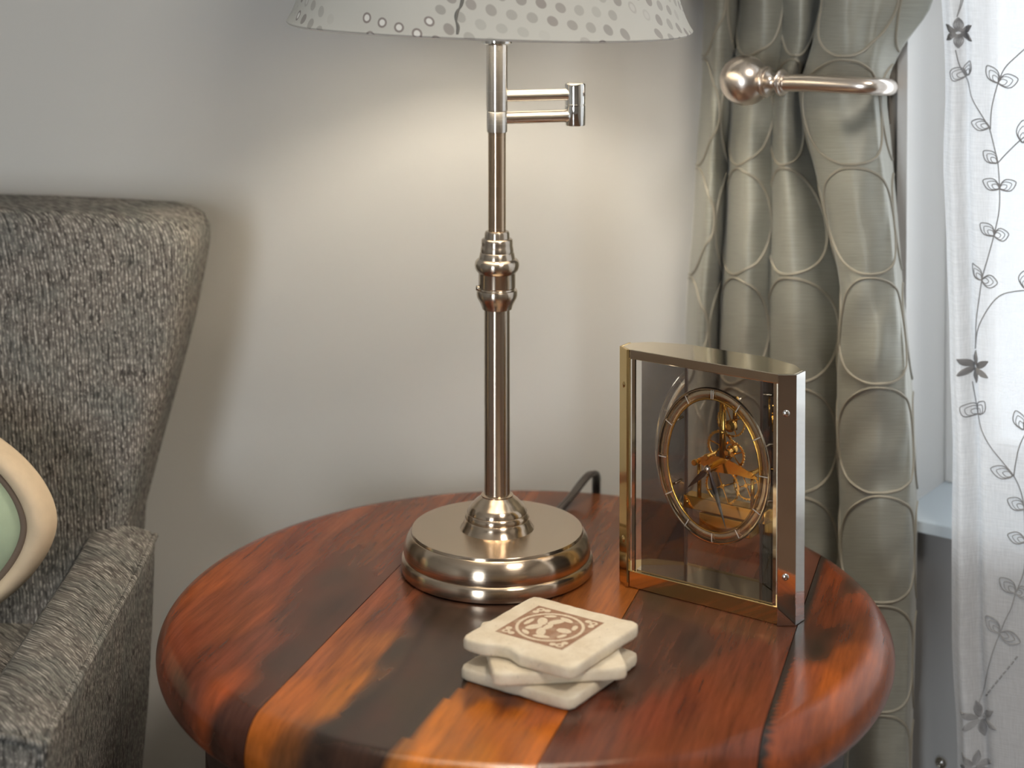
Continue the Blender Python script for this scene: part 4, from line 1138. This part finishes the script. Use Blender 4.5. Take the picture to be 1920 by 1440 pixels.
stem([(1794, 92), (1798, 120), (1805, 143), (1820, 178), (1850, 225), (1857, 240), (1866, 275), (1871, 297), (1874, 342), (1873, 385), (1864, 430), (1854, 470), (1843, 512), (1836, 560), (1829, 604), (1825, 648)])
leaf(1806, 140, 165, 24, 13); leaf(1806, 140, 70, 30, 9)
stem([(1857, 236), (1858, 205), (1862, 180), (1870, 150), (1882, 122), (1904, 98), (1925, 78)])
leaf(1870, 150, 122, 37, 11); leaf(1870, 150, 14, 36, 13)
leaf(1855, 232, 168, 34, 11)
stem([(1872, 296), (1885, 280), (1905, 258), (1918, 246)]); leaf(1914, 258, 88, 42, 12)
leaf(1870, 297, 140, 32, 11)
leaf(1874, 344, 155, 32, 11); leaf(1874, 344, 25, 32, 11)
leaf(1864, 432, 138, 32, 11); leaf(1864, 432, 12, 26, 12)
leaf(1842, 516, 128, 34, 10); leaf(1842, 516, -6, 28, 12)
stem([(1825, 648), (1836, 604), (1857, 562), (1881, 538), (1925, 527)]); leaf(1918, 525, 82, 36, 14)
flower(1827, 681, 31, 90)
stem([(1820, 710), (1824, 740), (1830, 768), (1842, 797), (1857, 823), (1881, 851), (1899, 872), (1911, 898), (1917, 930), (1918, 986), (1917, 1040), (1910, 1066), (1902, 1086)])
leaf(1830, 769, 150, 28, 13); leaf(1830, 769, 60, 33, 10)
leaf(1897, 872, 168, 40, 12)
stem([(1899, 872), (1903, 842), (1910, 812), (1925, 780)]); leaf(1915, 785, 112, 36, 11); leaf(1918, 786, 60, 32, 10)
leaf(1918, 930, 155, 33, 12); leaf(1919, 990, 165, 32, 11)
leaf(1902, 1087, 140, 36, 12); leaf(1902, 1087, 10, 26, 12)
stem([(1902, 1086), (1895, 1114), (1884, 1140), (1876, 1163), (1864, 1197), (1850, 1250), (1838, 1292), (1833, 1312)])
leaf(1874, 1165, 132, 36, 11); leaf(1874, 1165, -18, 38, 12)
# dashed branch
for k in range(9):
    t0 = k / 9; t1 = t0 + 0.07
    P_ = lambda t: (1846 + 62 * t, 1292 - 92 * t)
    stem([P_(t0), P_((t0 + t1) / 2), P_(t1)], 0.0008)
flower(1836, 1336, 34, 100); flower(1829, 1424, 30, 80)

# ------------------------------------------------------------------ small clear knob low on the wall
kn = tag(empty('round_knob', at_wall(1766, 1428, DW - 0.004)), 'small round clear knob fixed low on the wall under the window beside the sheer curtain', 'knob')
q = (-NB).to_track_quat('Z', 'Y')
def onw(prof, n=28): 
    v, f = lathe(prof, n); return [q @ p for p in v], f
mk('rim', *onw([(0.0045, 0.0), (0.0058, 0.0), (0.0060, 0.002), (0.0056, 0.0034), (0.0048, 0.0034), (0.0045, 0.0028)]), M['chrome'], kn, angle=0.9)
mk('lens', *onw([(0.0047, 0.0010), (0.0044, 0.0030), (0.0030, 0.0044), (0.0008, 0.0049)]), M['crystal'], kn, angle=1.2)
